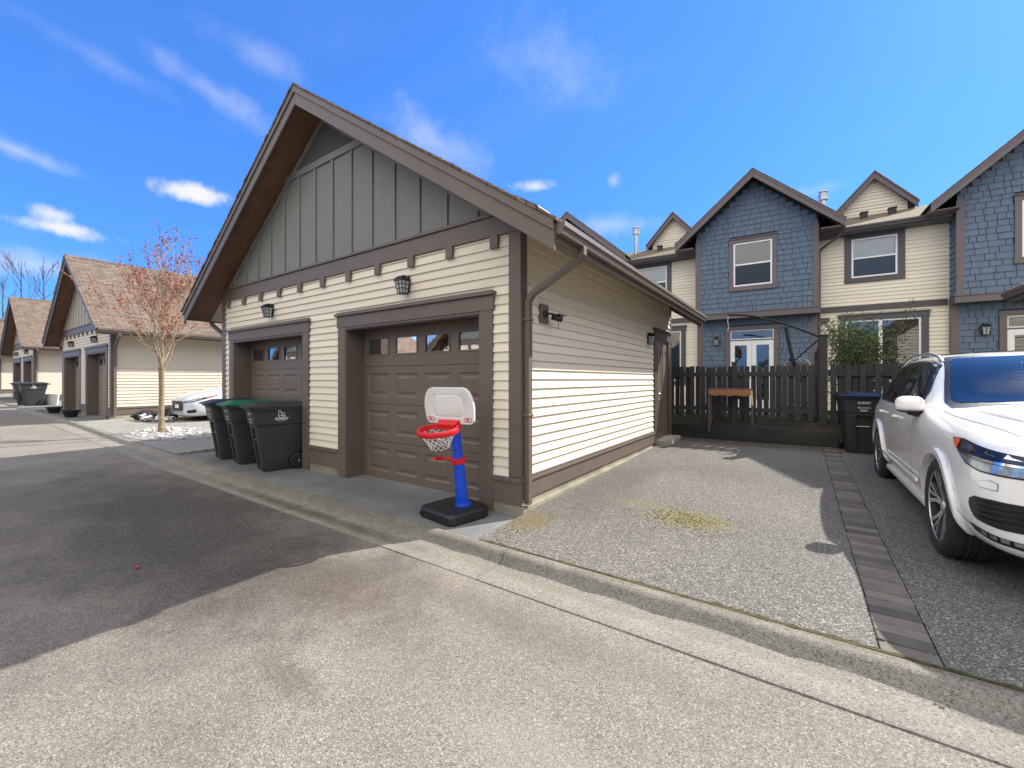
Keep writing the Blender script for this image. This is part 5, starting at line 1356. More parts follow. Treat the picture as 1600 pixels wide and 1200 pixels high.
def make_hatch():
    c = empty('hatchback', (-12.95, 1.02, .10), 'pale silver hatchback parked behind the tree, only its nose showing', 'hatchback')
    P = M['silver']
    def S(y, p1, p2, p3, p4, p5, p6, p7, z8): return (y, [p1, p2, p3, p4, p5, p6, p7, (0, z8)])
    secs = [
        S(.00, (.38, .24), (.50, .28), (.54, .42), (.52, .55), (.45, .64), (.34, .66), (.18, .68), .685),
        S(.05, (.55, .19), (.68, .26), (.71, .42), (.68, .58), (.58, .68), (.44, .70), (.24, .72), .725),
        S(.22, (.64, .17), (.80, .24), (.83, .44), (.80, .64), (.70, .75), (.52, .78), (.28, .80), .805),
        S(.55, (.68, .17), (.87, .24), (.89, .46), (.87, .70), (.77, .82), (.58, .86), (.3, .88), .885),
        S(1.0, (.70, .17), (.885, .24), (.90, .48), (.885, .74), (.80, .88), (.62, .93), (.34, .95), .96),
        S(1.30, (.70, .17), (.88, .24), (.895, .48), (.885, .76), (.82, .90), (.66, .98), (.38, 1.0), 1.01),
        S(1.75, (.70, .17), (.88, .24), (.895, .48), (.885, .77), (.82, .92), (.64, 1.20), (.42, 1.28), 1.29),
        S(2.2, (.70, .17), (.88, .24), (.895, .48), (.885, .78), (.82, .93), (.60, 1.36), (.46, 1.44), 1.45),
        S(3.0, (.70, .17), (.88, .24), (.895, .48), (.885, .80), (.82, .95), (.60, 1.36), (.46, 1.44), 1.45),
        S(3.8, (.68, .20), (.87, .27), (.885, .50), (.87, .82), (.78, .97), (.55, 1.25), (.42, 1.32), 1.33),
        S(4.25, (.6, .25), (.78, .32), (.80, .55), (.78, .85), (.70, .97), (.5, 1.1), (.38, 1.15), 1.16),
        S(4.35, (.5, .32), (.62, .38), (.64, .58), (.62, .80), (.56, .88), (.42, .95), (.3, .98), .99)]
    c.scale = (1, 1, 1.07)
    body, bvh = car_body(secs, c, P, [(.88, .31), (3.55, .31)], .35, Lx=.80)
    for y in (.88, 3.55):
        for s in (-1, 1):
            liner(c, y, .31, .348, .55, .87, s); make_wheel(c, s * .775, y, .315, .315, s, .2, .215)
    patch('windscreen', M['carglass'], bvh, [(-.6, 1.0), (0, 1.04), (.6, 1.0), (.5, 1.36), (0, 1.40), (-.5, 1.36)], 'y', .005, c, .06)
    for s in (-1, 1):
        q = lambda pts: [(s * p[0], p[1]) for p in pts]
        patch('side_window', M['carglass'], bvh, [(1.55, .96), (3.6, 1.0), (3.75, 1.1), (3.3, 1.3), (2.3, 1.34)], 'x', .005, c, .08, side=s)
        D = lambda nm, m_, pts, off, par, st=.03: patch(nm, m_, bvh, pts, 'd', off, par, st, side=s)
        hl = D('headlight', M['blackp'], [(.30, .565), (.33, .60), (.60, .665), (.90, .735), (1.16, .79), (1.10, .75), (.85, .66), (.60, .59)], .004, c)
        D('headlight_lens', M['lens'], [(.38, .585), (.60, .648), (.84, .695), (.80, .665), (.60, .615)], .008, hl)
        D('amber_reflector', M['amber'], [(.88, .70), (.90, .722), (1.08, .76), (1.0, .72)], .008, hl)
        patch('fog_recess', M['blackp'], bvh, q([(.60, .36), (.80, .40), (.78, .31), (.66, .29)]), 'y', .004, c, .03)
    patch('grille', M['blackp'], bvh, [(-.42, .36), (.42, .36), (.44, .52), (.38, .62), (-.38, .62), (-.44, .52)], 'y', .006, c, .04)
    patch('grille_surround', M['chrome'], bvh, [(-.46, .50), (-.44, .40), (-.36, .33), (.36, .33), (.44, .40), (.46, .50), (.43, .50), (.41, .41), (.34, .355), (-.34, .355), (-.41, .41), (-.43, .50)], 'y', .010, c, .04)
    patch('number_plate', M['print'], bvh, [(-.15, .42), (.15, .42), (.15, .52), (-.15, .52)], 'y', .012, c, .05)
    patch('lower_intake', M['blackp'], bvh, [(-.45, .22), (.45, .22), (.5, .29), (-.5, .29)], 'y', .004, c, .04)
    return c
M['mosst'] = mat('olive_moss', (.15, .125, .015), .95, var=.5, scale=20)
M['moss'] = mat('joint_moss', (.065, .058, .02), .95, var=.6, scale=20, bump=.6)
M['soil2'] = grain_mat('pale_gravel', [(.2, .19, .17), (.33, .31, .29), (.12, .11, .1), (.5, .48, .45)], 45)
M['throof'] = mat('mossy_shingles', (.15, .118, .07), .95, var=.5, scale=9, bump=.8, bscale=30)

# ------------------------------------------------------------------ vegetation
def grow(mb, p, d, length, rad, depth, tips, rng, up=.25, spread=.5, seg=4, nsub=(2, 4), minr=.003, pts_out=None):
    pts = [p]; rs = [rad]; q = p.copy(); dd = d.normalized()
    for i in range(seg):
        dd = (dd + V((rng.uniform(-1, 1), rng.uniform(-1, 1), rng.uniform(-.5, 1))) * .13 + V((0, 0, up * .12))).normalized()
        q = q + dd * (length / seg); pts.append(q.copy()); rs.append(max(minr, rad * (1 - .62 * (i + 1) / seg)))
    mb.tube(pts, rs, 6 if rad > .012 else 4, cap=False)
    if pts_out is not None: pts_out += [(a, rad) for a in pts[1:]]
    if depth == 0: tips += pts[1:]; return
    tips_here = pts[-1]
    n = rng.randint(*nsub)
    for k in range(n):
        i = rng.randint(max(1, seg // 2 - 1), seg); b = pts[i]
        az = rng.uniform(0, 2 * PI); side = V((math.cos(az), math.sin(az), .15))
        nd = (dd + side * spread * rng.uniform(.6, 1.3)).normalized()
        grow(mb, b, nd, length * rng.uniform(.55, .8), max(minr, rs[i] * .72), depth - 1, tips, rng, up, spread, max(3, seg - 1), nsub, minr, pts_out)
    grow(mb, pts[-1], dd, length * .62, max(minr, rs[-1]), depth - 1, tips, rng, up, spread, max(3, seg - 1), nsub, minr, pts_out)

def make_street_tree():
    rng = random.Random(11)
    t = empty('street_tree', (-10.5, -.03, .08), 'young street tree breaking into red bud, in a bed of white stones', 'tree')
    mb = MB()
    mb.tube([(0, 0, -.1), (.0, 0, .02), (.005, .0, .5), (-.01, .01, 1.0), (.01, 0, 1.45), (.02, 0, 1.62)], [.085, .072, .060, .056, .056, .068], 12)
    mb.build('trunk', M['bark'], t, smooth=True)
    br = MB(); tips = []; allp = []
    lead = [V((.01, 0, 1.5))]
    for k in range(9): lead.append(lead[-1] + V((rng.uniform(-.04, .04), rng.uniform(-.04, .04), .38)))
    br.tube(lead, [.034, .031, .028, .025, .021, .018, .014, .011, .007, .004], 7, cap=False)
    for k in range(5):      # co-leaders from the fork
        az = 2 * PI * k / 5 + rng.uniform(-.3, .3)
        grow(br, V((.01, 0, 1.46 + .04 * k)), V((math.cos(az) * .40, math.sin(az) * .40, 1)).normalized(), 1.45 * rng.uniform(.85, 1.1), .024, 3, tips, rng, up=.35, spread=.5, seg=6, nsub=(2, 3), minr=.0035, pts_out=allp)
    for k in range(15):     # limbs off the leader, lower ones long and spreading
        z = 1.55 + 3.0 * (k / 15) ** 1.1; b_ = lead[0].lerp(lead[-1], (z - 1.5) / 3.42); az = k * 2.4 + rng.uniform(-.3, .3); f_ = (z - 1.5) / 3.4
        d = V((math.cos(az), math.sin(az), .55 + .8 * f_)).normalized()
        grow(br, b_, d, (.86 - .42 * f_) * rng.uniform(.85, 1.15), .018 - .009 * f_, 2 if f_ > .5 else 3, tips, rng, up=.30, spread=.55, seg=5, nsub=(1, 3), minr=.0035, pts_out=allp)
    br.build('branches', M['twig'], t, smooth=True)
    fo = MB()
    cand = [p for p in tips] + [p for (p, r) in allp if r < .008 and rng.random() < .3]
    for p in cand:
        if rng.random() < .12: continue
        for j in range(rng.randint(1, 4)):
            c = p + V((rng.gauss(0, .022), rng.gauss(0, .022), rng.gauss(0, .022))); s = rng.uniform(.012, .030)
            a = V((rng.uniform(-1, 1), rng.uniform(-1, 1), rng.uniform(-1, 1))).normalized(); b = a.cross(V((rng.uniform(-1, 1), .3, 1))).normalized()
            fo.add([c - a * s, c + b * s * .6, c + a * s, c - b * s * .6], [(0, 1, 2, 3)])
    fo.build('red_buds', M['bud'], t, fix=False)
    return t

def far_tree(x, y, z0, h, label, seed, m='fartwig'):
    rng = random.Random(seed)
    t = empty('bare_tree', (x, y, z0), label, 'tree', 'bare trees behind the far garages')
    mb = MB(); mb.tube([(0, 0, 0), (.1, 0, h * .25), (0, .1, h * .5), (.15, 0, h * .75), (.1, 0, h)], [.15, .11, .075, .045, .015], 7); mb.build('trunk', M[m], t, smooth=True)
    br = MB(); tips = []
    for k in range(6):
        zz = h * rng.uniform(.6, .97); az = rng.uniform(0, 2 * PI)
        grow(br, V((.08, 0, zz)), V((math.cos(az) * .75, math.sin(az) * .75, 1)), (h - zz) * .40 + h * .045, .022, 2, tips, rng, up=.5, spread=.35, seg=4, nsub=(1, 3), minr=.009)
    br.build('branches', M[m], t)
    return t

def make_shrub(loc, label, rad, ht, seed, n=1500, size=.022, name='shrub'):
    rng = random.Random(seed)
    t = empty(name, loc, label, 'shrub')
    br = MB(); tips = []; allp = []
    for k in range(14):
        az = rng.uniform(0, 2 * PI); l = rng.uniform(.1, .75)
        grow(br, V((rng.uniform(-.2, .2), rng.uniform(-.1, .1), 0)), V((math.cos(az) * l * rad, math.sin(az) * l * rad, 1)), ht * .62 * rng.uniform(.6, 1.05), .014, 2, tips, rng, up=.3, spread=.5, seg=5, nsub=(2, 3), minr=.0035, pts_out=allp)
    br.build('branches', M['fartwig'], t)
    fo = MB(); allp = [p for p, r in allp if p.z > ht * .25]
    for i in range(n):
        p = rng.choice(allp); c = p + V((rng.gauss(0, .075), rng.gauss(0, .075), rng.gauss(0, .06))); s = size * rng.uniform(.7, 1.4)
        a = V((rng.uniform(-1, 1), rng.uniform(-1, 1), rng.uniform(-.2, 1))).normalized(); b = a.cross(V((rng.uniform(-1, 1), rng.uniform(-1, 1), .2))).normalized()
        fo.add([c - a * s, c + b * s * .45, c + a * s, c - b * s * .45], [(0, 1, 2, 3)])
    fo.build('foliage', M['leaf'], t, fix=False)
    return t

# ------------------------------------------------------------------ ground profile
GZ = [(14, 0), (-6, 0), (-10, .06), (-15, .15), (-22, .18), (-30, .26), (-45, .36), (-90, .5)]
def gz(x):
    for i in range(len(GZ) - 1):
        a, b = GZ[i], GZ[i + 1]
        if a[0] >= x >= b[0]:
            t = (a[0] - x) / (a[0] - b[0]); return a[1] * (1 - t) + b[1] * t
    return 0 if x > 0 else .5
def frange(a, b, st):
    n = max(1, int(math.ceil(abs(b - a) / st))); return [a + (b - a) * i / n for i in range(n + 1)]
def strip(name, m, prof, x0, x1, st=1.5, kind='structure', jig=0, smooth=True):
    """profile [(y,z)] swept along x"""
    xs = frange(x0, x1, st); mb = MB(); rr = random.Random(3)
    vs = []; 
    for x in xs:
        for (y, z) in prof: vs.append((x, y + rr.uniform(-jig, jig), z + gz(x) + rr.uniform(-jig, jig) * .5))
    n = len(prof); fs = [(i * n + j, (i + 1) * n + j, (i + 1) * n + j + 1, i * n + j + 1) for i in range(len(xs) - 1) for j in range(n - 1)]
    mb.add(vs, fs); o = mb.build(name, m, smooth=smooth, fix=False)
    o['kind'] = kind
    return o
LOTZ = lambda y: .028 + .016 * (y + .75)

def build_ground():
    mb = MB(); mb.add([(-600, -400, -.42), (400, -400, -.42), (400, 600, -.42), (-600, 600, -.42)], [(0, 1, 2, 3)]); mb.build('ground', M['ground'], kind='structure', fix=False)
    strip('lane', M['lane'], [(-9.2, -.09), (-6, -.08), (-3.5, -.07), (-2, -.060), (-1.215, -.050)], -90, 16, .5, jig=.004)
    # kerb and gutter in cast lengths with joints
    prof = [(-1.225, -.2), (-1.225, -.046), (-1.21, -.042), (-1.10, -.047), (-1.0, -.050), (-.945, -.048), (-.918, -.040), (-.898, -.018), (-.878, .008), (-.852, .025), (-.81, .031), (-.778, .024), (-.774, -.2)]
    cuts = [16, 11.3, 6.5, 3.55, .42, -2.35, -5.5, -8.0, -12.2, -16, -20, -25, -30, -36, -43, -52, -65, -90]
    rr = random.Random(5); mb = MB()
    for i in range(len(cuts) - 1):
        a, b = cuts[i] - .004, cuts[i + 1] + .004
        xs = frange(a, b, .25); dz = rr.uniform(-.003, .003); n = len(prof); base = len(mb.v); vs = []
        for x in xs:
            jy = .004 * math.sin(x * 7.3) + .003 * math.sin(x * 17.1 + 2)
            for k, (y, z) in enumerate(prof): vs.append((x, y + (jy if 4 < k < 11 else 0), z + dz + gz(x) + (.003 * math.sin(x * 11 + k) if 1 < k < 11 else 0)))
        fs = [(i_ * n + j, (i_ + 1) * n + j, (i_ + 1) * n + j + 1, i_ * n + j + 1) for i_ in range(len(xs) - 1) for j in range(n - 1)]
        fs += [tuple(range(n)), tuple(range(len(vs) - n, len(vs)))[::-1]]
        mb.add(vs, fs)
    mb.build('kerb', M['curb'], smooth=True, kind='structure', angle=50)
    mb = MB(); rs = random.Random(17); pts = [(-10.7 - .02 * i + rs.uniform(-.02, .02), -1.0 - i * .10) for i in range(31)]
    vs = []
    for (x_, y_) in pts: w_ = rs.uniform(.008, .02); zz = gz(x_) + (-.048 if y_ > -1.2 else -.054 - .007 * min(1, (-1.2 - y_) / 1.5)) + .004; vs += [(x_ - w_, y_, zz), (x_ + w_, y_, zz)]
    mb.add(vs, [(2 * i, 2 * i + 1, 2 * i + 3, 2 * i + 2) for i in range(30)]); mb.build('lane_crack', M['soil'], kind='structure', fix=False)
    # near parking pad (two halves around the paver strip)
    def pad(name, x0, x1, y0, y1, m, zf, nx=16, ny=20):
        mb = MB(); us = frange(x0, x1, (x1 - x0) / nx); vs = frange(y0, y1, (y1 - y0) / ny)
        rr = random.Random(int(x0 * 10))
        mb.grid(lambda u, v: (u, v, zf(v) + gz(u) + .003 * math.sin(u * 3 + v * 2.1)), us, vs); return mb.build(name, m, smooth=True, kind='structure', fix=False)
    pad('parking_pad', .062, 2.69, -.772, 6.2, M['lot'], LOTZ)
    pad('parking_pad', 2.93, 5.60, -.772, 6.2, M['lot'], LOTZ)
    # crumbled asphalt mound along the garage foot
    # pavers
    rr = random.Random(9); mb = MB(); y = -.765
    while y < 6.15:
        d = .105; z = LOTZ(y) + rr.uniform(-.001, .004); k = rr.uniform(-.003, .003); t = rr.uniform(-.002, .002)
        x0, x1 = 2.697 + k, 2.925 + k
        c = .004
        lo = [(x0, y), (x1, y), (x1, y + d - .010), (x0, y + d - .010)]; hi = [(x0 + c, y + c), (x1 - c, y + c), (x1 - c, y + d - .010 - c), (x0 + c, y + d - .010 - c)]
        vs = [(p[0], p[1], z - .04) for p in lo] + [(p[0], p[1], z + .002) for p in lo] + [(p[0], p[1], z + .006 + t * (1 if i in (0, 3) else -1)) for i, p in enumerate(hi)]
        fs = [(8, 9, 10, 11)] + [(a * 4 + i, a * 4 + (i + 1) % 4, a * 4 + 4 + (i + 1) % 4, a * 4 + 4 + i) for a in (0, 1) for i in range(4)]
        mb.add(vs, fs); y += d
    mb.build('paver_strip', M['paver'], kind='structure')
    mb = MB(); mb.box(2.685, 2.935, -.77, 6.2, -.1, -.0); mb.v = [(p[0], p[1], (LOTZ(p[1]) - .006) if p[2] > -.05 else p[2]) for p in mb.v]; mb.build('paver_bed', M['soil'], kind='structure')
    rr = random.Random(77); mb = MB()
    def bit(x, y, z, r_):
        n = 5; ph = rr.uniform(0, 6); vs = [(x + r_ * math.cos(ph + 2 * PI * k / n) * rr.uniform(.7, 1.2), y + r_ * math.sin(ph + 2 * PI * k / n) * rr.uniform(.7, 1.2), z) for k in range(n)] + [(x, y, z + r_ * .8)]
        mb.add(vs, [(k, (k + 1) % n, n) for k in range(n)])
    for i in range(1500):
        x = rr.uniform(-9, 5.5); k = rr.random()
        if k < .55: y = -1.0 + abs(rr.gauss(0, .05)) * -1; z = -.050
        elif k < .75: y = -1.225 - abs(rr.gauss(0, .07)); z = -.052
        elif x > .1: y = -.76 + abs(rr.gauss(0, .08)); z = LOTZ(y) + .001
        else: continue
        bit(x, y, z + gz(x), rr.uniform(.002, .006))
    for i in range(260): y = rr.uniform(.0, 5.4); x = .09 + abs(rr.gauss(0, .05)); bit(x, y, LOTZ(y), rr.uniform(.003, .008))
    for i in range(200): x = rr.uniform(.1, 5.0); y = 6.05 - abs(rr.gauss(0, .18)); bit(x, y, LOTZ(y), rr.uniform(.004, .014))
    mt = MB(); keep = mb; mb = mt
    for i in range(900):
        if rr.random() < .75: x, y = rr.gauss(1.5, .26), rr.gauss(.72, .16)
        else: x, y = rr.gauss(.3, .22), rr.gauss(-.45, .18)
        if not (.08 < x < 2.6 and y > -.74): continue
        bit(x, y, LOTZ(y) + .001, rr.uniform(.003, .009))
    mo = mt.build('moss_tufts', M['mosst'], kind='stuff', fix=False); tag(mo, 'olive moss tufts growing in the middle of the sunny parking pad', 'moss'); mb = keep
    o = mb.build('grit', M['soil2'], kind='stuff', fix=False); tag(o, 'fine grit and crumbs gathered along the gutter and pad edges', 'grit')
    mb = MB(); x = -9.0
    while x < 5.5:
        w_ = rr.uniform(.002, .014) if rr.random() > .25 else .001; l_ = rr.uniform(.03, .12); zz = (LOTZ(-.77) if x > .06 else .004) + gz(x) + .006
        mb.add([(x, -.778 - w_ * .5, zz - .003), (x + l_ * .5, -.776 - w_, zz - .002), (x + l_, -.777 - w_ * .3, zz - .003), (x + l_, -.768 + w_ * .6, zz), (x + l_ * .5, -.766 + w_, zz + w_ * .3), (x, -.768 + w_ * .4, zz)], [(0, 1, 2, 3, 4, 5)]); x += l_
    o = mb.build('joint_moss', M['moss'], kind='stuff', fix=False); tag(o, 'thin line of moss and dirt in the joint behind the kerb', 'moss')
    # garage aprons
    def apron(x1, x0, z, name='apron'):
        mb = MB(); cutsx = [x1, x1 - 3.05, x1 - 4.35, x0]
        for i in range(3):
            a, b = cutsx[i + 1] + .007, cutsx[i] - .007
            mb.box(a, b, -.768, .30, -.15 + z, z + .0 + (.0 if i % 2 else .002))
        mb.build(name, M['apron'], kind='structure', bevel=.006)
    apron(.055, -W - .06, 0.0)
    for gx, dz in ((-15.0, .15), (-28.7, .245), (-42.6, .34)): apron(gx + .06, gx - W - .06, dz)
    # parking between the garages
    def sidepark(x0, x1, m=M['drive']):
        mb = MB(); mb.grid(lambda u, v: (u, v, LOTZ(v) + gz(u) - .002), frange(x0, x1, 1), frange(-.772, 9, 1)); [mb.add([(xx, -.772, LOTZ(-.772) + gz(xx) - .002), (xx, 9, LOTZ(9) + gz(xx) - .002), (xx, 9, -.3), (xx, -.772, -.3)], [(0, 1, 2, 3)]) for xx in (x0, x1)]; mb.build('parking_pad', m, smooth=True, kind='structure', fix=False)
    sidepark(-15.0 + .062, -W - .062); sidepark(-28.7 + .062, -15 - W - .062); sidepark(-42.6 + .062, -28.7 - W - .062); sidepark(-58, -42.6 - W - .062)
    sidepark(5.72, 16)
    # tree bed
    mb = MB(); rr = random.Random(21)
    for i in range(330):
        u, v = rr.uniform(-11.9, -8.2), rr.uniform(-.72, .85)
        if (u + 10.2) ** 2 / 1.9 + (v - .05) ** 2 / .40 > 1.0 or rr.random() < .25: continue
        if math.hypot(u + 10.5, v + .03) < .09: continue
        s = rr.uniform(.025, .065); zc = LOTZ(v) + gz(u) + s * .3
        n = 7; vs = []; ph = rr.uniform(0, 6)
        for (k, zz) in ((.7, -.35), (1, 0), (.75, .38), (.3, .52)):
            for j in range(n): a = 2 * PI * j / n + ph; q = k * (1 + .18 * math.sin(3 * a + ph)); vs.append((u + s * q * math.cos(a) * 1.2, v + s * q * math.sin(a) * .85, zc + zz * s))
        fs = [tuple(range(3 * n, 4 * n))] + [(r_ * n + j, r_ * n + (j + 1) % n, r_ * n + n + (j + 1) % n, r_ * n + n + j) for r_ in range(3) for j in range(n)]
        mb.add(vs, fs)
    o = mb.build('river_stones', M['stone'], smooth=True, kind='stuff', fix=False)
    tag(o, 'bed of white river stones round the foot of the young tree', 'stones')
    mb = MB(); pts = []
    n = 30
    for i in range(n): a = 2 * PI * i / n; u, v = -10.2 + 1.5 * math.cos(a) * (1 + .05 * math.sin(5 * a)), .1 + .86 * math.sin(a); v = max(v, -.76); pts.append((u, v, LOTZ(v) + gz(u) + .006))
    mb.add(pts, [tuple(range(n))]); mb.build('tree_bed', M['soil2'], kind='structure', fix=False)
    # raised patio ground behind the retaining wall
    mb = MB(); mb.grid(lambda u, v: (u, v, .50 + .02 * math.sin(u * 1.3) * math.sin(v)), frange(-14, 20, 1), frange(6.30, 12.5, .6)); mb.build('lawn', M['grass'], kind='structure', smooth=True, fix=False)
    mb = MB(); mb.box(-.6, 2.5, 9.0, 10.75, .40, .53); mb.build('patio', M['concrete'], kind='structure', bevel=.01)
    # grass blades near the fence
    mb = MB(); rr = random.Random(33)
    for i in range(5200):
        u, v = rr.uniform(-.6, 5.6), 6.42 + abs(rr.gauss(0, .8)); h_ = rr.uniform(.03, .10); a = rr.uniform(0, 6.3); w_ = .006
        dx, dy = math.cos(a) * w_, math.sin(a) * w_; lx, ly = rr.gauss(0, .02), rr.gauss(0, .02)
        mb.add([(u - dx, v - dy, .49), (u + dx, v + dy, .49), (u + lx, v + ly, .50 + h_)], [(0, 1, 2)])
    o = mb.build('grass', M['grass'], kind='stuff', fix=False); tag(o, 'short green grass behind the picket fence', 'grass')

# ------------------------------------------------------------------ fence, wall and patio things
def build_patio():
    rr = random.Random(4)
    o = MB(); 
    us = frange(-.9, 6.6, .35)
    def wl(u, v):
        return (u, *((6.12, -.1), (6.10, .42), (6.115, .455), (6.24, .46), (6.28, .44), (6.33, .56))[int(v)])
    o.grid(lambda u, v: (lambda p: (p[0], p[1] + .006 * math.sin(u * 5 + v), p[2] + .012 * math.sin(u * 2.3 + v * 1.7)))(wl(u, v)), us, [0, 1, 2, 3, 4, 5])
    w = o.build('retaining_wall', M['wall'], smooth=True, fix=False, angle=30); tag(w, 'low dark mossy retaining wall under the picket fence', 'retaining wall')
    def fence(x0, x1, y, label, posts, loc_h=1.68, zb=.60):
        f = empty('picket_fence', ((x0 + x1) / 2, y, .5), label, 'fence')
        cx_ = (x0 + x1) / 2; lc = lambda p: (p[0] - cx_, p[1] - y, p[2] - .5)
        for z in (zb + .17, loc_h - .17):
            mb = MB(); mb.box(x0, x1, y - .02, y + .02, z - .045, z + .045, lc); mb.build('rail', M['fence'], f, bevel=.004)
        x = x0 + .03; i = 0
        while x < x1 - .04:
            side = -1 if i % 2 == 0 else 1
            yy = y + side * .032; w_ = .088
            mb = MB(); k = rr.uniform(-.012, .012); tz = rr.uniform(-.002, .002)
            mb.box(x, x + w_, yy - .010, yy + .010, zb + .0 + rr.uniform(-.01, .01), loc_h + k, lc); 
            mb.v = [(p[0] + tz * (p[2] > .5), p[1], p[2]) for p in mb.v]
            mb.build('picket', M['fence'], f)
            x += .108 + rr.uniform(-.006, .006); i += 1
        for px in posts:
            mb = MB(); mb.box(px - .05, px + .05, y - .075, y + .045, .38, loc_h + .07, lc); mb.box(px - .06, px + .06, y - .085, y + .055, loc_h + .07, loc_h + .09, lc); mb.build('post', M['fence'], f, bevel=.005)
        return f
    fence(-.55, 2.62, 6.36, 'dark picket fence left of the tall post, behind the open parking pad', [1.22])
    fence(2.80, 6.4, 6.36, 'dark picket fence right of the tall post, behind the white suv', [4.6])
    # tall post and side screen running back to the house
    s = empty('side_fence', (2.72, 6.36, .4), 'tall dark post with slatted screen fence running back to the house', 'fence')
    mb = MB(); mb.box(-.065, .065, -.065, .065, .1, 1.83); mb.box(-.08, .08, -.08, .08, 1.83, 1.855); mb.build('post', M['fence'], s, bevel=.006)
    for k in range(2):
        mb = MB(); yb = .0 + 2.0 * k; mb.box(-.02, .02, yb + .07, yb + 1.93, .20, .29); mb.box(-.02, .02, yb + .07, yb + 1.93, 1.12, 1.21); mb.box(-.025, .025, yb + .07, yb + 1.93, 1.60, 1.70); mb.build('rail', M['fence'], s)
        mb = MB(); mb.box(-.05, .05, yb + 1.95, yb + 2.05, .1, 1.75); mb.build('post', M['fence'], s, bevel=.005)
    y = .1; i = 0
    while y < 3.9:
        mb = MB(); sd = -.032 if i % 2 else .032
        mb.box(sd - .009, sd + .009, y, y + .085, .12, 1.26); mb.build('slat', M['fence'], s); y += .125; i += 1
    # old wooden planter stand leaning on the fence
    b = empty('wood_bench', (1.18, 6.05, .46), 'orange weathered plank bench with pale leg standing against the picket fence', 'bench')
    mb = MB(); mb.box(-.40, .40, -.10, .14, .735, .757); mb.build('top_board', M['trim2'], b, bevel=.004)
    mb = MB(); 
    for i in range(9):
        x0_ = -.40 + i * .8 / 9; mb.box(x0_, x0_ + .8 / 9 + .0002, -.12, -.101, .615 - .008 * math.sin(i * 2.1) - .0, .735)
    mb.build('front_board', M['wood'], b)
    mb = MB(); mb.box(.375, .40, -.125, -.075, .43, .72); mb.v = [(p[0] + (.0 if p[2] > .5 else .012), p[1], p[2]) for p in mb.v]; mb.build('leg', M['palewood'], b)
    mb = MB(); mb.box(-.40, -.37, -.12, -.08, -.14, .645); mb.build('leg', M['trim2'], b)
    mb = MB(); mb.box(-.40, -.37, .10, .14, -.10, .735); mb.build('leg', M['trim2'], b); mb = MB(); mb.box(.37, .40, .10, .14, -.10, .735); mb.build('leg', M['trim2'], b)
    # cantilever shade frame
    u = empty('parasol_frame', (2.42, 8.3, .5), 'bare black cantilever parasol frame arching over the patio', 'parasol frame')
    f = lambda x, z, y=8.3: (x - 2.42, y - 8.3, z - .5)
    mb = MB(); pts = [(.85, 3.035), (1.0, 3.03), (1.17, 3.01), (1.45, 2.95), (1.72, 2.86), (2.0, 2.745), (2.25, 2.63), (2.5, 2.50), (2.75, 2.36)]
    mb.tube([f(*p) for p in pts], .026, 8); mb.build('arm', M['black'], u, smooth=True)
    mb = MB(); mb.tube([f(2.08, 2.64), f(2.12, 2.35), f(2.22, 1.85), f(2.30, 1.6)], .040, 8); mb.build('sleeve', M['black'], u, smooth=True)
    mb = MB(); mb.tube([f(2.30, 1.6), f(2.42, 1.1), f(2.46, .55)], .036, 8); mb.build('mast', M['black'], u, smooth=True)
    mb = MB(); mb.tube([f(2.22, 1.82), f(2.75, 2.36)], .018, 8); mb.build('strut', M['black'], u, smooth=True)
    mb = MB(); mb.lathe([(.001, -.02), (.06, -.02), (.06, .02), (.001, .02)], 14, f(2.20, 1.86, 8.25), 'y'); mb.tube([f(2.20, 1.86, 8.2), f(2.14, 1.90, 8.18), f(2.12, 1.84, 8.18)], .01, 6); mb.build('crank', M['black'], u)
    mb = MB(); mb.tube([f(.86, 3.02), f(.84, 2.9), f(.86, 2.75), f(.84, 2.62)], .008, 5); mb.build('cord', M['rope'], u)
    mb = MB(); mb.box(-.35, .45, -.4, .4, -.02, .06); mb.build('base', M['pot'], u, bevel=.02)
    # patio chair
    ch = empty('patio_chair', (2.30, 8.0, .5), 'metal framed mesh patio chair behind the picket fence', 'chair')
    mb = MB()
    for sx in (-.26, .26): mb.tube([(sx, -.25, 0), (sx, -.28, .38), (sx, -.26, .62), (sx, .15, .64), (sx * .98, .25, 0)], .014, 7)
    for sx in (-.24, .24): mb.tube([(sx, -.26, .40), (sx, .2, .38), (sx, .34, 1.28), (sx * .7, .36, 1.38)], .013, 7)
    mb.tube([(-.168, .36, 1.38), (.168, .36, 1.38)], .013, 7); mb.tube([(-.24, .2, .38), (.24, .2, .38)], .012, 6); mb.build('frame', M['galv'], ch, smooth=True)
    mb = MB(); mb.grid(lambda a, b_: (-.23 + .46 * a, -.24 + .44 * b_, .395 - .03 * math.sin(PI * b_)), frange(0, 1, .25), frange(0, 1, .125)); mb.build('seat', M['sling'], ch, fix=False)
    mb = MB(); mb.grid(lambda a, b_: (-.23 + .46 * a, .2 + .145 * b_, .42 + .88 * b_), frange(0, 1, .1), frange(0, 1, .06)); mb.build('backrest', M['sling'], ch, fix=False)
    ba = make_shrub((3.35, 7.5, .5), 'leafy shrub rising over the picket fence behind the bins', .85, 1.75, 5, n=11000, size=.024)
    # small white bottle, green sticker on the window (kept as things)
    mb = MB(); mb.lathe([(.001, 0), (.035, .0), (.035, .13), (.015, .16), (.015, .19), (.001, .19)], 14); bt = mb.build('bottle', M['whitep'], loc=(1.06, 6.95, 1.20), smooth=True); tag(bt, 'small white bottle standing on the table behind the fence', 'bottle')
    tb = empty('side_table', (1.06, 6.98, .5), 'small dark table holding a white bottle behind the fence', 'table')
    mb = MB(); mb.box(-.3, .3, -.2, .2, .66, .70); mb.build('table_top', M['fence'], tb, bevel=.004)
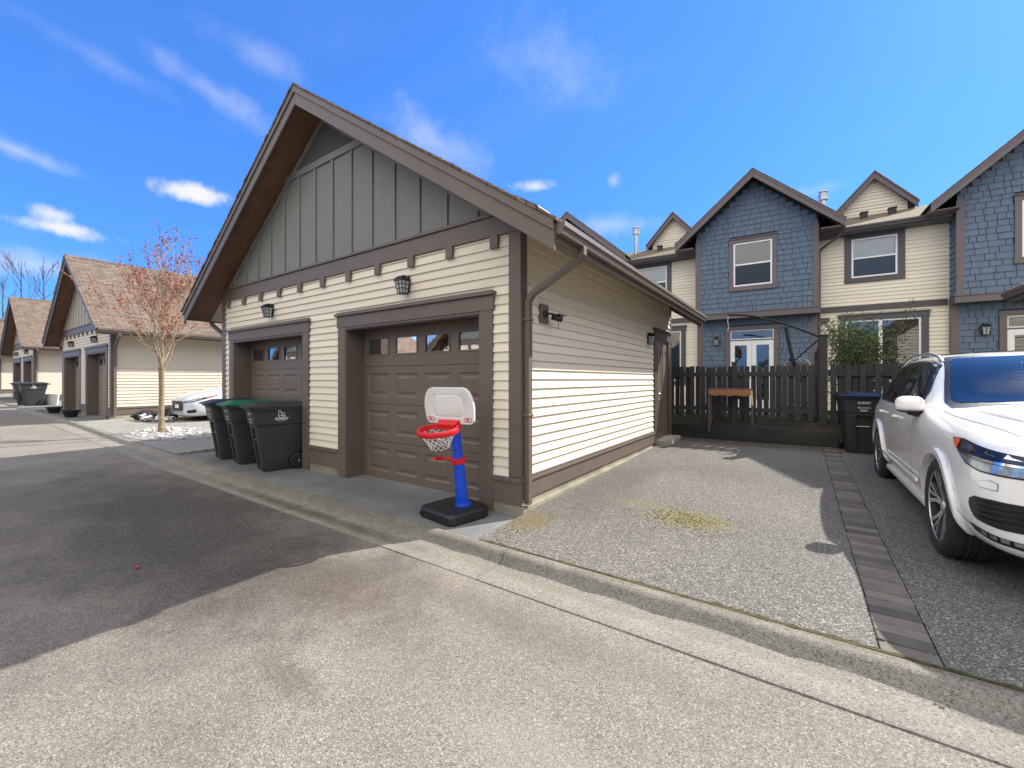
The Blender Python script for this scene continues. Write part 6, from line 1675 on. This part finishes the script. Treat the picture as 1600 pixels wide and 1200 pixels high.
    for sx in (-.27, .27):
        for sy in (-.17, .17): mb = MB(); mb.box(sx - .02, sx + .02, sy - .02, sy + .02, -.02, .66); mb.build('leg', M['fence'], tb)

def build_small():
    # security camera with its square back box
    c = empty('security_camera', (.022, .43, 2.12), 'small black security camera on a square grey plate on the siding beside the downspout', 'security camera')
    mb = MB(); mb.box(-.012, .024, -.085, .085, -.10, .11); mb.build('back_plate', M['trim'], c, bevel=.006)
    mb = MB(); mb.lathe([(.045, .022), (.045, .035), (.03, .05), (.001, .052)], 18, (0, .0, .0), 'x'); mb.build('mount', M['blackp'], c, smooth=True)
    mb = MB(); mb.tube([(.04, 0, .01), (.10, .05, -.0), (.13, .08, -.02)], .012, 8); mb.build('arm', M['blackp'], c, smooth=True)
    mb = MB(); mb.tube([(.10, .04, -.03), (.16, .13, -.055)], [.036, .032], 14); mb.box(.10, .19, .04, .20, -.012, -.004); mb.build('camera_body', M['blackp'], c, smooth=True)
    mb = MB(); mb.tube([(.13, .10, -.06), (.135, .10, -.12), (.13, .105, -.17)], .004, 5); mb.build('cable', M['blackp'], c)
    # planter bowls and panels by the far garages
    def pot(x, y, z, label, s=1):
        mb = MB(); mb.lathe([(.001, 0), (.26 * s, 0), (.40 * s, .36 * s), (.45 * s, .40 * s), (.45 * s, .45 * s), (.41 * s, .45 * s), (.36 * s, .36 * s), (.001, .36 * s)], 24)
        o = mb.build('planter_bowl', M['pot'], loc=(x, y, z), smooth=True); tag(o, label, 'planter', 'black planter bowls'); return o
    pot(-20.1, -.50, .175, 'black planter bowl on the kerb edge, farther one beside the pale panels', .50)
    pot(-17.5, -.48, .16, 'black planter bowl before the doors of the second garage, nearer one', .52)
    for (x, y, h_, w_, lab) in ((-25.3, .10, .55, .42, 'pale grey upright panel beside the far bins, wider one'), (-24.9, .60, .62, .16, 'narrow white upright panel next to the second garage')):
        mb = MB(); mb.box(-w_, w_, -.03, .03, 0, h_); mb.box(-w_ + .04, w_ - .04, -.038, -.03, .05, h_ - .05); mb.box(-w_, -w_ + .05, -.03, .22, 0, .05); mb.box(w_ - .05, w_, -.03, .22, 0, .05)
        o = mb.build('panel', M['board'], loc=(x, y, .2), bevel=.008); o.rotation_euler = (math.radians(-6), 0, .35); tag(o, lab, 'panel')
    # heap of black and white sacks and a toppled push bike beside the hatchback
    rr = random.Random(8)
    def lump(x, y, z, sx, sy, sz, m, label, name, cat):
        mb = MB(); ph = [rr.uniform(0, 6) for _ in range(6)]
        def sp(u, v):
            th = PI * u; a = 2 * PI * v; r = 1 + .16 * math.sin(3 * a + ph[0]) * math.sin(th) + .12 * math.sin(5 * a + ph[1] + 3 * th) + .08 * math.sin(9 * th + 4 * a + ph[2])
            return (sx * r * math.sin(th) * math.cos(a), sy * r * math.sin(th) * math.sin(a), max(0, sz * (.5 + .5 * r * math.cos(th))))
        mb.grid(sp, frange(0, 1, .06), frange(0, 1, .05)); o = mb.build(name, m, loc=(x, y, z), smooth=True, angle=25); tag(o, label, cat, None); return o
    m2, nt, N, L, b = newmat('black_white_plastic')
    nz = N.new('ShaderNodeTexNoise'); nz.inputs['Scale'].default_value = 6; rp = N.new('ShaderNodeValToRGB'); rp.color_ramp.elements[0].position = .5; rp.color_ramp.elements[1].position = .53
    rp.color_ramp.elements[0].color = (.015, .015, .015, 1); rp.color_ramp.elements[1].color = (.7, .7, .68, 1)
    tc = N.new('ShaderNodeTexCoord'); L.new(tc.outputs['Object'], nz.inputs['Vector']); L.new(nz.outputs['Fac'], rp.inputs[0]); L.new(rp.outputs[0], b.inputs['Base Color']); b.inputs['Roughness'].default_value = .35
    lump(-14.1, .62, .15, .28, .3, .30, M['blackp'], 'black sack on the ground beside the second garage', 'sack', 'sack')
    lump(-13.55, .60, .145, .42, .28, .26, m2, 'crumpled black and white plastic sheet beside the young tree', 'plastic_sheet', 'plastic sheet')
    lump(-13.75, 1.05, .15, .30, .24, .34, M['blackp'], 'dark bundle on the ground by the nose of the silver hatchback', 'bundle', 'bundle')
    lump(-13.2, .85, .145, .30, .2, .16, m2, 'small black and white bundle behind the foot of the young tree', 'bundle', 'bundle')
    # scraps on the lane
    def scrap(x, y, z, s, m, label, cat, name):
        mb = MB(); a = R.uniform(0, 3); n = 6
        mb.add([(s * math.cos(a + 2 * PI * i / n) * (1 + .3 * (i % 2)), s * .6 * math.sin(a + 2 * PI * i / n), .004 + .006 * (i % 3)) for i in range(n)] + [(0, 0, .001)], [(0, 1, 2, 3, 4, 5)] + [(i, (i + 1) % n, 6) for i in range(n)])
        o = mb.build(name, m, loc=(x, y, z), fix=False); tag(o, label, cat)
    from_px = lambda px, py, z: (lambda r, t: (CAM[0] + r[0] * t, CAM[1] + r[1] * t))(pray(px, py), (z - CAM[2]) / pray(px, py)[2])
    for (px, py, m, lab, cat, nm, s) in ((215, 888, 'redlit', 'tiny red scrap lying on the shaded lane', 'litter', 'scrap', .022), (331, 761, 'litter', 'small white scrap in the gutter before the bins', 'litter', 'scrap', .02),
            (518, 798, 'litter', 'small white scrap in the gutter left of the hoop', 'litter', 'scrap', .02), (1003, 956, 'leaflit', 'dead brown leaf in the sunny gutter below the parking pad', 'leaf', 'dead_leaf', .018),
            (1173, 1041, 'leaflit', 'dark leaf crumb in the gutter, middle of the sunny stretch', 'leaf', 'dead_leaf', .016), (1467, 1108, 'leaflit', 'dead leaf in the gutter at the right edge', 'leaf', 'dead_leaf', .018), (1325, 1067, 'leaflit', 'curled dead leaf in the gutter beside the paver strip end', 'leaf', 'dead_leaf', .014), (1365, 1082, 'litter', 'thin pale stick in the sunny gutter near the paver strip', 'litter', 'scrap', .015)):
        x, y = from_px(px, py, -.06); scrap(x, y, -.058, s, M[m], lab, cat, nm)

# ------------------------------------------------------------------ camera maths (for placing small things and the clouds)
FOC, YAW, CY0 = 652.613, .6041, 593.013
CAM = (2.3605, -3.5646, 1.4)
def pray(px, py):
    k = (px - 800) / FOC; m = (CY0 - py) / FOC; c, s = math.cos(YAW), math.sin(YAW)
    return V((k * c - s, k * s + c, m))

# ------------------------------------------------------------------ sky
def build_world(sun_el, sun_rot, strength=.13):
    w = bpy.data.worlds.new('World'); sc.world = w; w.use_nodes = True
    nt = w.node_tree; N = nt.nodes; L = nt.links; N.clear()
    out = N.new('ShaderNodeOutputWorld'); bg = N.new('ShaderNodeBackground'); bg.inputs['Strength'].default_value = strength
    sk = N.new('ShaderNodeTexSky'); sk.sky_type = 'NISHITA'; sk.sun_disc = False; sk.sun_elevation = sun_el; sk.sun_rotation = sun_rot
    sk.air_density = 1.0; sk.dust_density = .35; sk.ozone_density = 3.2
    hs = N.new('ShaderNodeHueSaturation'); hs.inputs['Saturation'].default_value = SKY_SAT; hs.inputs['Value'].default_value = 1.0; hs.inputs['Hue'].default_value = SKY_HUE
    tn = N.new('ShaderNodeMixRGB'); tn.blend_type = 'MULTIPLY'; tn.inputs[0].default_value = 1; tn.inputs[2].default_value = SKY_TINT
    gm = N.new('ShaderNodeGamma'); gm.inputs[1].default_value = .6; L.new(sk.outputs[0], gm.inputs[0])
    L.new(gm.outputs[0], tn.inputs[1]); L.new(tn.outputs[0], hs.inputs['Color'])
    tc = N.new('ShaderNodeTexCoord')
    col = hs.outputs[0]
    # added fill light: unseen broken bright cloud bank behind and above the camera
    bd = N.new('ShaderNodeVectorMath'); bd.operation = 'DOT_PRODUCT'; bd.inputs[1].default_value = tuple(V((.42, -.80, .42)).normalized()); L.new(tc.outputs['Generated'], bd.inputs[0])
    bn = N.new('ShaderNodeTexNoise'); bn.inputs['Scale'].default_value = 2.2; bn.inputs['Detail'].default_value = 7; L.new(tc.outputs['Generated'], bn.inputs['Vector'])
    ba = N.new('ShaderNodeMath'); ba.operation = 'MULTIPLY_ADD'; ba.inputs[1].default_value = .5; L.new(bn.outputs['Fac'], ba.inputs[0]); L.new(bd.outputs['Value'], ba.inputs[2])
    bm_ = N.new('ShaderNodeMapRange'); bm_.interpolation_type = 'SMOOTHSTEP'; bm_.inputs['From Min'].default_value = .26; bm_.inputs['From Max'].default_value = .66; bm_.inputs['To Max'].default_value = .9; L.new(ba.outputs[0], bm_.inputs['Value'])
    sz_ = N.new('ShaderNodeSeparateXYZ'); L.new(tc.outputs['Generated'], sz_.inputs[0])
    bz = N.new('ShaderNodeMapRange'); bz.interpolation_type = 'SMOOTHSTEP'; bz.inputs['From Min'].default_value = -.02; bz.inputs['From Max'].default_value = .30; L.new(sz_.outputs['Z'], bz.inputs['Value'])
    bq = N.new('ShaderNodeMath'); bq.operation = 'MULTIPLY'; L.new(bm_.outputs[0], bq.inputs[0]); L.new(bz.outputs[0], bq.inputs[1])
    bx = N.new('ShaderNodeMixRGB'); bx.inputs[2].default_value = FILL_BANK; L.new(bq.outputs[0], bx.inputs[0]); L.new(col, bx.inputs[1]); col = bx.outputs[0]
    # high cirrus: stretched noise on the cloud plane (direction / z)
    sx = N.new('ShaderNodeSeparateXYZ'); L.new(tc.outputs['Generated'], sx.inputs[0])
    mz = N.new('ShaderNodeMath'); mz.operation = 'MAXIMUM'; mz.inputs[1].default_value = .06; L.new(sx.outputs['Z'], mz.inputs[0])
    dv = N.new('ShaderNodeVectorMath'); dv.operation = 'DIVIDE'; cb = N.new('ShaderNodeCombineXYZ')
    for i in range(3): L.new(mz.outputs[0], cb.inputs[i])
    L.new(tc.outputs['Generated'], dv.inputs[0]); L.new(cb.outputs[0], dv.inputs[1])
    mp = N.new('ShaderNodeMapping'); mp.inputs['Rotation'].default_value = (0, 0, math.radians(28)); mp.inputs['Scale'].default_value = (.55, 1.9, 1); mp.inputs['Location'].default_value = CIR_LOC
    L.new(dv.outputs[0], mp.inputs['Vector'])
    n1 = N.new('ShaderNodeTexNoise'); n1.inputs['Scale'].default_value = 1.1; n1.inputs['Detail'].default_value = 9; n1.inputs['Roughness'].default_value = .62; n1.inputs['Distortion'].default_value = .6
    L.new(mp.outputs[0], n1.inputs['Vector'])
    r1 = N.new('ShaderNodeMapRange'); r1.interpolation_type = 'SMOOTHSTEP'; r1.inputs['From Min'].default_value = .52; r1.inputs['From Max'].default_value = .90; r1.inputs['To Max'].default_value = .10
    L.new(n1.outputs['Fac'], r1.inputs['Value'])
    mx = N.new('ShaderNodeMixRGB'); mx.inputs[2].default_value = (CLOUD * .82, CLOUD * .88, CLOUD, 1); L.new(r1.outputs[0], mx.inputs[0]); L.new(col, mx.inputs[1]); col = mx.outputs[0]
    # individual clouds: soft ellipses in direction space, broken up by noise
    nz = N.new('ShaderNodeTexNoise'); nz.inputs['Scale'].default_value = 12; nz.inputs['Detail'].default_value = 10; nz.inputs['Roughness'].default_value = .64
    L.new(tc.outputs['Generated'], nz.inputs['Vector'])
    for (px, py, wpx, hpx, amt, rot) in ((300, 301, 74, 19, .97, 0), (92, 356, 82, 15, .92, 0), (76, 334, 34, 18, .8, 0), (835, 291, 52, 16, .8, 0), (680, 220, 80, 34, .5, 22), (335, 145, 100, 22, .34, 20), (25, 234, 105, 15, .5, 12),
                                          (958, 283, 11, 10, .5, 0), (960, 352, 75, 20, .45, 0), (860, 100, 110, 60, .25, 20), (45, 412, 170, 26, .5, 0), (410, 88, 90, 24, .25, 14), (1260, 300, 60, 12, .2, 0), (170, 100, 150, 18, .16, 12)):
        d = pray(px, py).normalized(); r = d.cross(V((0, 0, 1))).normalized(); u = r.cross(d).normalized()
        ca, sa = math.cos(math.radians(rot)), math.sin(math.radians(rot))
        r2, u2 = r * ca - u * sa, r * sa + u * ca
        dist = pray(px, py).length * FOC
        comps = []
        for (ax, half) in ((r2, wpx / dist), (u2, hpx / dist)):
            dt = N.new('ShaderNodeVectorMath'); dt.operation = 'DOT_PRODUCT'; dt.inputs[1].default_value = tuple(ax / half); L.new(tc.outputs['Generated'], dt.inputs[0]); comps.append(dt)
        c2 = N.new('ShaderNodeCombineXYZ'); L.new(comps[0].outputs['Value'], c2.inputs[0]); L.new(comps[1].outputs['Value'], c2.inputs[1])
        # centre offset is zero: dot(d, r)=0 and dot(d, u)=0; keep only the forward half
        df = N.new('ShaderNodeVectorMath'); df.operation = 'DOT_PRODUCT'; df.inputs[1].default_value = tuple(d); L.new(tc.outputs['Generated'], df.inputs[0])
        gt = N.new('ShaderNodeMath'); gt.operation = 'GREATER_THAN'; gt.inputs[1].default_value = .5; L.new(df.outputs['Value'], gt.inputs[0])
        ln = N.new('ShaderNodeVectorMath'); ln.operation = 'LENGTH'; L.new(c2.outputs[0], ln.inputs[0])
        ma = N.new('ShaderNodeMath'); ma.operation = 'MULTIPLY_ADD'; ma.inputs[1].default_value = -2.6; L.new(nz.outputs['Fac'], ma.inputs[0]); L.new(ln.outputs['Value'], ma.inputs[2])
        mr = N.new('ShaderNodeMapRange'); mr.interpolation_type = 'SMOOTHSTEP'; mr.inputs['From Min'].default_value = -.42 if amt > .7 else -.05; mr.inputs['From Max'].default_value = -1.35 if amt > .7 else -1.9; mr.inputs['To Min'].default_value = 0; mr.inputs['To Max'].default_value = amt
        L.new(ma.outputs[0], mr.inputs['Value'])
        mu = N.new('ShaderNodeMath'); mu.operation = 'MULTIPLY'; L.new(mr.outputs[0], mu.inputs[0]); L.new(gt.outputs[0], mu.inputs[1])
        mx = N.new('ShaderNodeMixRGB'); mx.inputs[2].default_value = (CLOUD * .95, CLOUD * .95, CLOUD, 1); L.new(mu.outputs[0], mx.inputs[0]); L.new(col, mx.inputs[1]); col = mx.outputs[0]
    L.new(col, bg.inputs['Color']); L.new(bg.outputs[0], out.inputs['Surface'])

# ================================================================== assemble
AX, AY = .62, 1.07
SUN_EL = math.atan(1 / math.hypot(AX, AY)); SUN_AZ = math.atan2(AX, AY)       # azimuth clockwise from +Y
SKY_SAT, SKY_HUE, CLOUD, CIR_LOC = 1.0, .5, 3.7, (3.1, 1.7, 0)
SKY_TINT = (.32, .80, 1.75, 1); FILL_BANK = (7.3, 6.95, 6.3, 1)
build_world(SUN_EL, SUN_AZ, .12)
ld = bpy.data.lights.new('sun', 'SUN'); ld.energy = 3.7; ld.angle = math.radians(.55); ld.color = (1, .95, .87)
lo = bpy.data.objects.new('sun', ld); COL.objects.link(lo)
lo.rotation_euler = V((AX, AY, 1)).to_track_quat('Z', 'Y').to_euler()

cd = bpy.data.cameras.new('camera'); cam = bpy.data.objects.new('camera', cd); COL.objects.link(cam); sc.camera = cam
cd.sensor_fit = 'HORIZONTAL'; cd.sensor_width = 36; cd.lens = 36 * FOC / 1600; cd.clip_start = .05; cd.clip_end = 2000
cd.shift_y = -(600 - CY0) / 1600
cam.location = CAM; cam.rotation_euler = (PI / 2, 0, YAW)

build_ground()
G = make_garage()
garages = [(-15.0, .15, 'second cream garage along the lane, behind the young red-budded tree'), (-28.7, .245, 'third cream garage down the lane, with bins standing before it'),
           (-42.6, .34, 'farthest cream garage at the left edge of the view'), (12.671, 0.0, 'garage at the right whose eave end shows above the white suv')]
M['tan'] = mat('tan_siding_paint', (.62, .54, .43), .55, var=.06, scale=1.3, bump=.1, bscale=30, stretch=(.3, .3, 6), dirt=.1, dirtcol=(.4, .35, .27))
M['tan2'] = mat('pale_taupe_panel_paint', (.36, .32, .265), .6, var=.08)
M['tandoor'] = mat('light_taupe_door_paint', (.25, .20, .165), .45, var=.06)
for (x, z, lab) in garages:
    g_ = copy_tree(G, (x, 0, z), 0, lab, drop=('roof_vent',))
    if x < 0:
        for o_ in kids(g_):
            if o_.name.startswith('gable_'): o_.material_slots[0].link = 'OBJECT'; o_.material_slots[0].material = M['tan2']
            if o_.name.startswith(('garage_door', 'side_door')) : o_.material_slots[0].link = 'OBJECT'; o_.material_slots[0].material = M['tandoor']
            if o_.name.startswith(('siding', 'wall')) and not o_.name.startswith('wall_'): o_.material_slots[0].link = 'OBJECT'; o_.material_slots[0].material = M['tan']
# the same kind of garages across the lane face the camera's back and bounce light (seen in the pane reflections)
for i, (x, lab) in enumerate(((-6.9, 'garage across the lane facing the two doors'), (6.5, 'garage across the lane behind the parking pad'), (-21.0, 'garage across the lane facing the second garage'))):
    copy_tree(G, (x - W + 3, -9.6, -.05), PI, lab)
def rowpos(u, v=0): return (u * math.cos(PHI) - v * math.sin(PHI), YB + u * math.sin(PHI) + v * math.cos(PHI), 0)
T0 = make_townhouse(); T0.location = rowpos(-.374); T0.rotation_euler = (0, 0, PHI)
for k, lab in ((-1, 'townhouse at the back left, mostly hidden by the near garage roof'), (1, 'townhouse at the right edge, its blue gable cut by the picture edge')):
    copy_tree(T0, rowpos(-.374 + 5.9 * k), PHI, lab)
b3 = make_bin(M['bin'], 'charcoal waste bin with black lid and white city logo, nearest of the row'); b3.location = (-4.44, -.235, .002); b3.rotation_euler = (0, 0, math.radians(-12))
def relid(b, m):
    for c in kids(b):
        if c.name.startswith('lid'): c.data = c.data.copy(); c.data.materials.clear(); c.data.materials.append(m)
b2 = copy_tree(b3, (-5.33, -.21, .002), math.radians(-10), 'charcoal waste bin with green lid, middle of the row'); 
b1 = copy_tree(b3, (-6.06, -.20, .002), math.radians(-9), 'charcoal waste bin with navy lid, farthest left of the row')
b4 = copy_tree(b3, (3.22, 5.95, .13), math.radians(4), 'charcoal bin with navy lid standing against the retaining wall left of the suv')
b5 = copy_tree(b3, (3.86, 5.98, .13), math.radians(-5), 'bin with green lid half hidden by the rear of the suv')
b6 = copy_tree(b3, (-25.5, -.40, .24), math.radians(2), 'black bin with a white logo on its side before the third garage')
b7 = copy_tree(b3, (-26.35, -.50, .24), math.radians(2), 'black bin mostly hidden behind another before the third garage')
relid(b2, M['bingreen']); relid(b1, M['binblue']); relid(b4, M['binblue']); relid(b5, M['bingreen'])
for b in (b1, b2, b3): b['group'] = 'waste bins in a row by the garage doors'
make_hoop()
make_suv(); make_hatch()
make_street_tree()
for i, (px, hz, D, lab) in enumerate(((33, 408, 48, 'tall bare tree with fine twigs behind the third garage'), (68, 415, 44, 'forked dark bare tree between the far garage roofs'), (4, 442, 52, 'thin bare tree at the left edge'))):
    d = pray(px, 500); t = D / math.hypot(d.x, d.y); x, y = CAM[0] + d.x * t, CAM[1] + d.y * t
    dep = -(x - CAM[0]) * math.sin(YAW) + (y - CAM[1]) * math.cos(YAW)
    far_tree(x, y, .2, 1.2 + (CY0 - hz) / FOC * dep, lab, 40 + i)
build_patio(); build_small()

sc.view_settings.view_transform = 'Standard'; sc.view_settings.look = 'None'; sc.view_settings.exposure = 1.2; sc.view_settings.gamma = 1
sc.render.film_transparent = False
sc.cycles.use_denoising = True
sc.cycles.max_bounces = 6; sc.cycles.transparent_max_bounces = 8
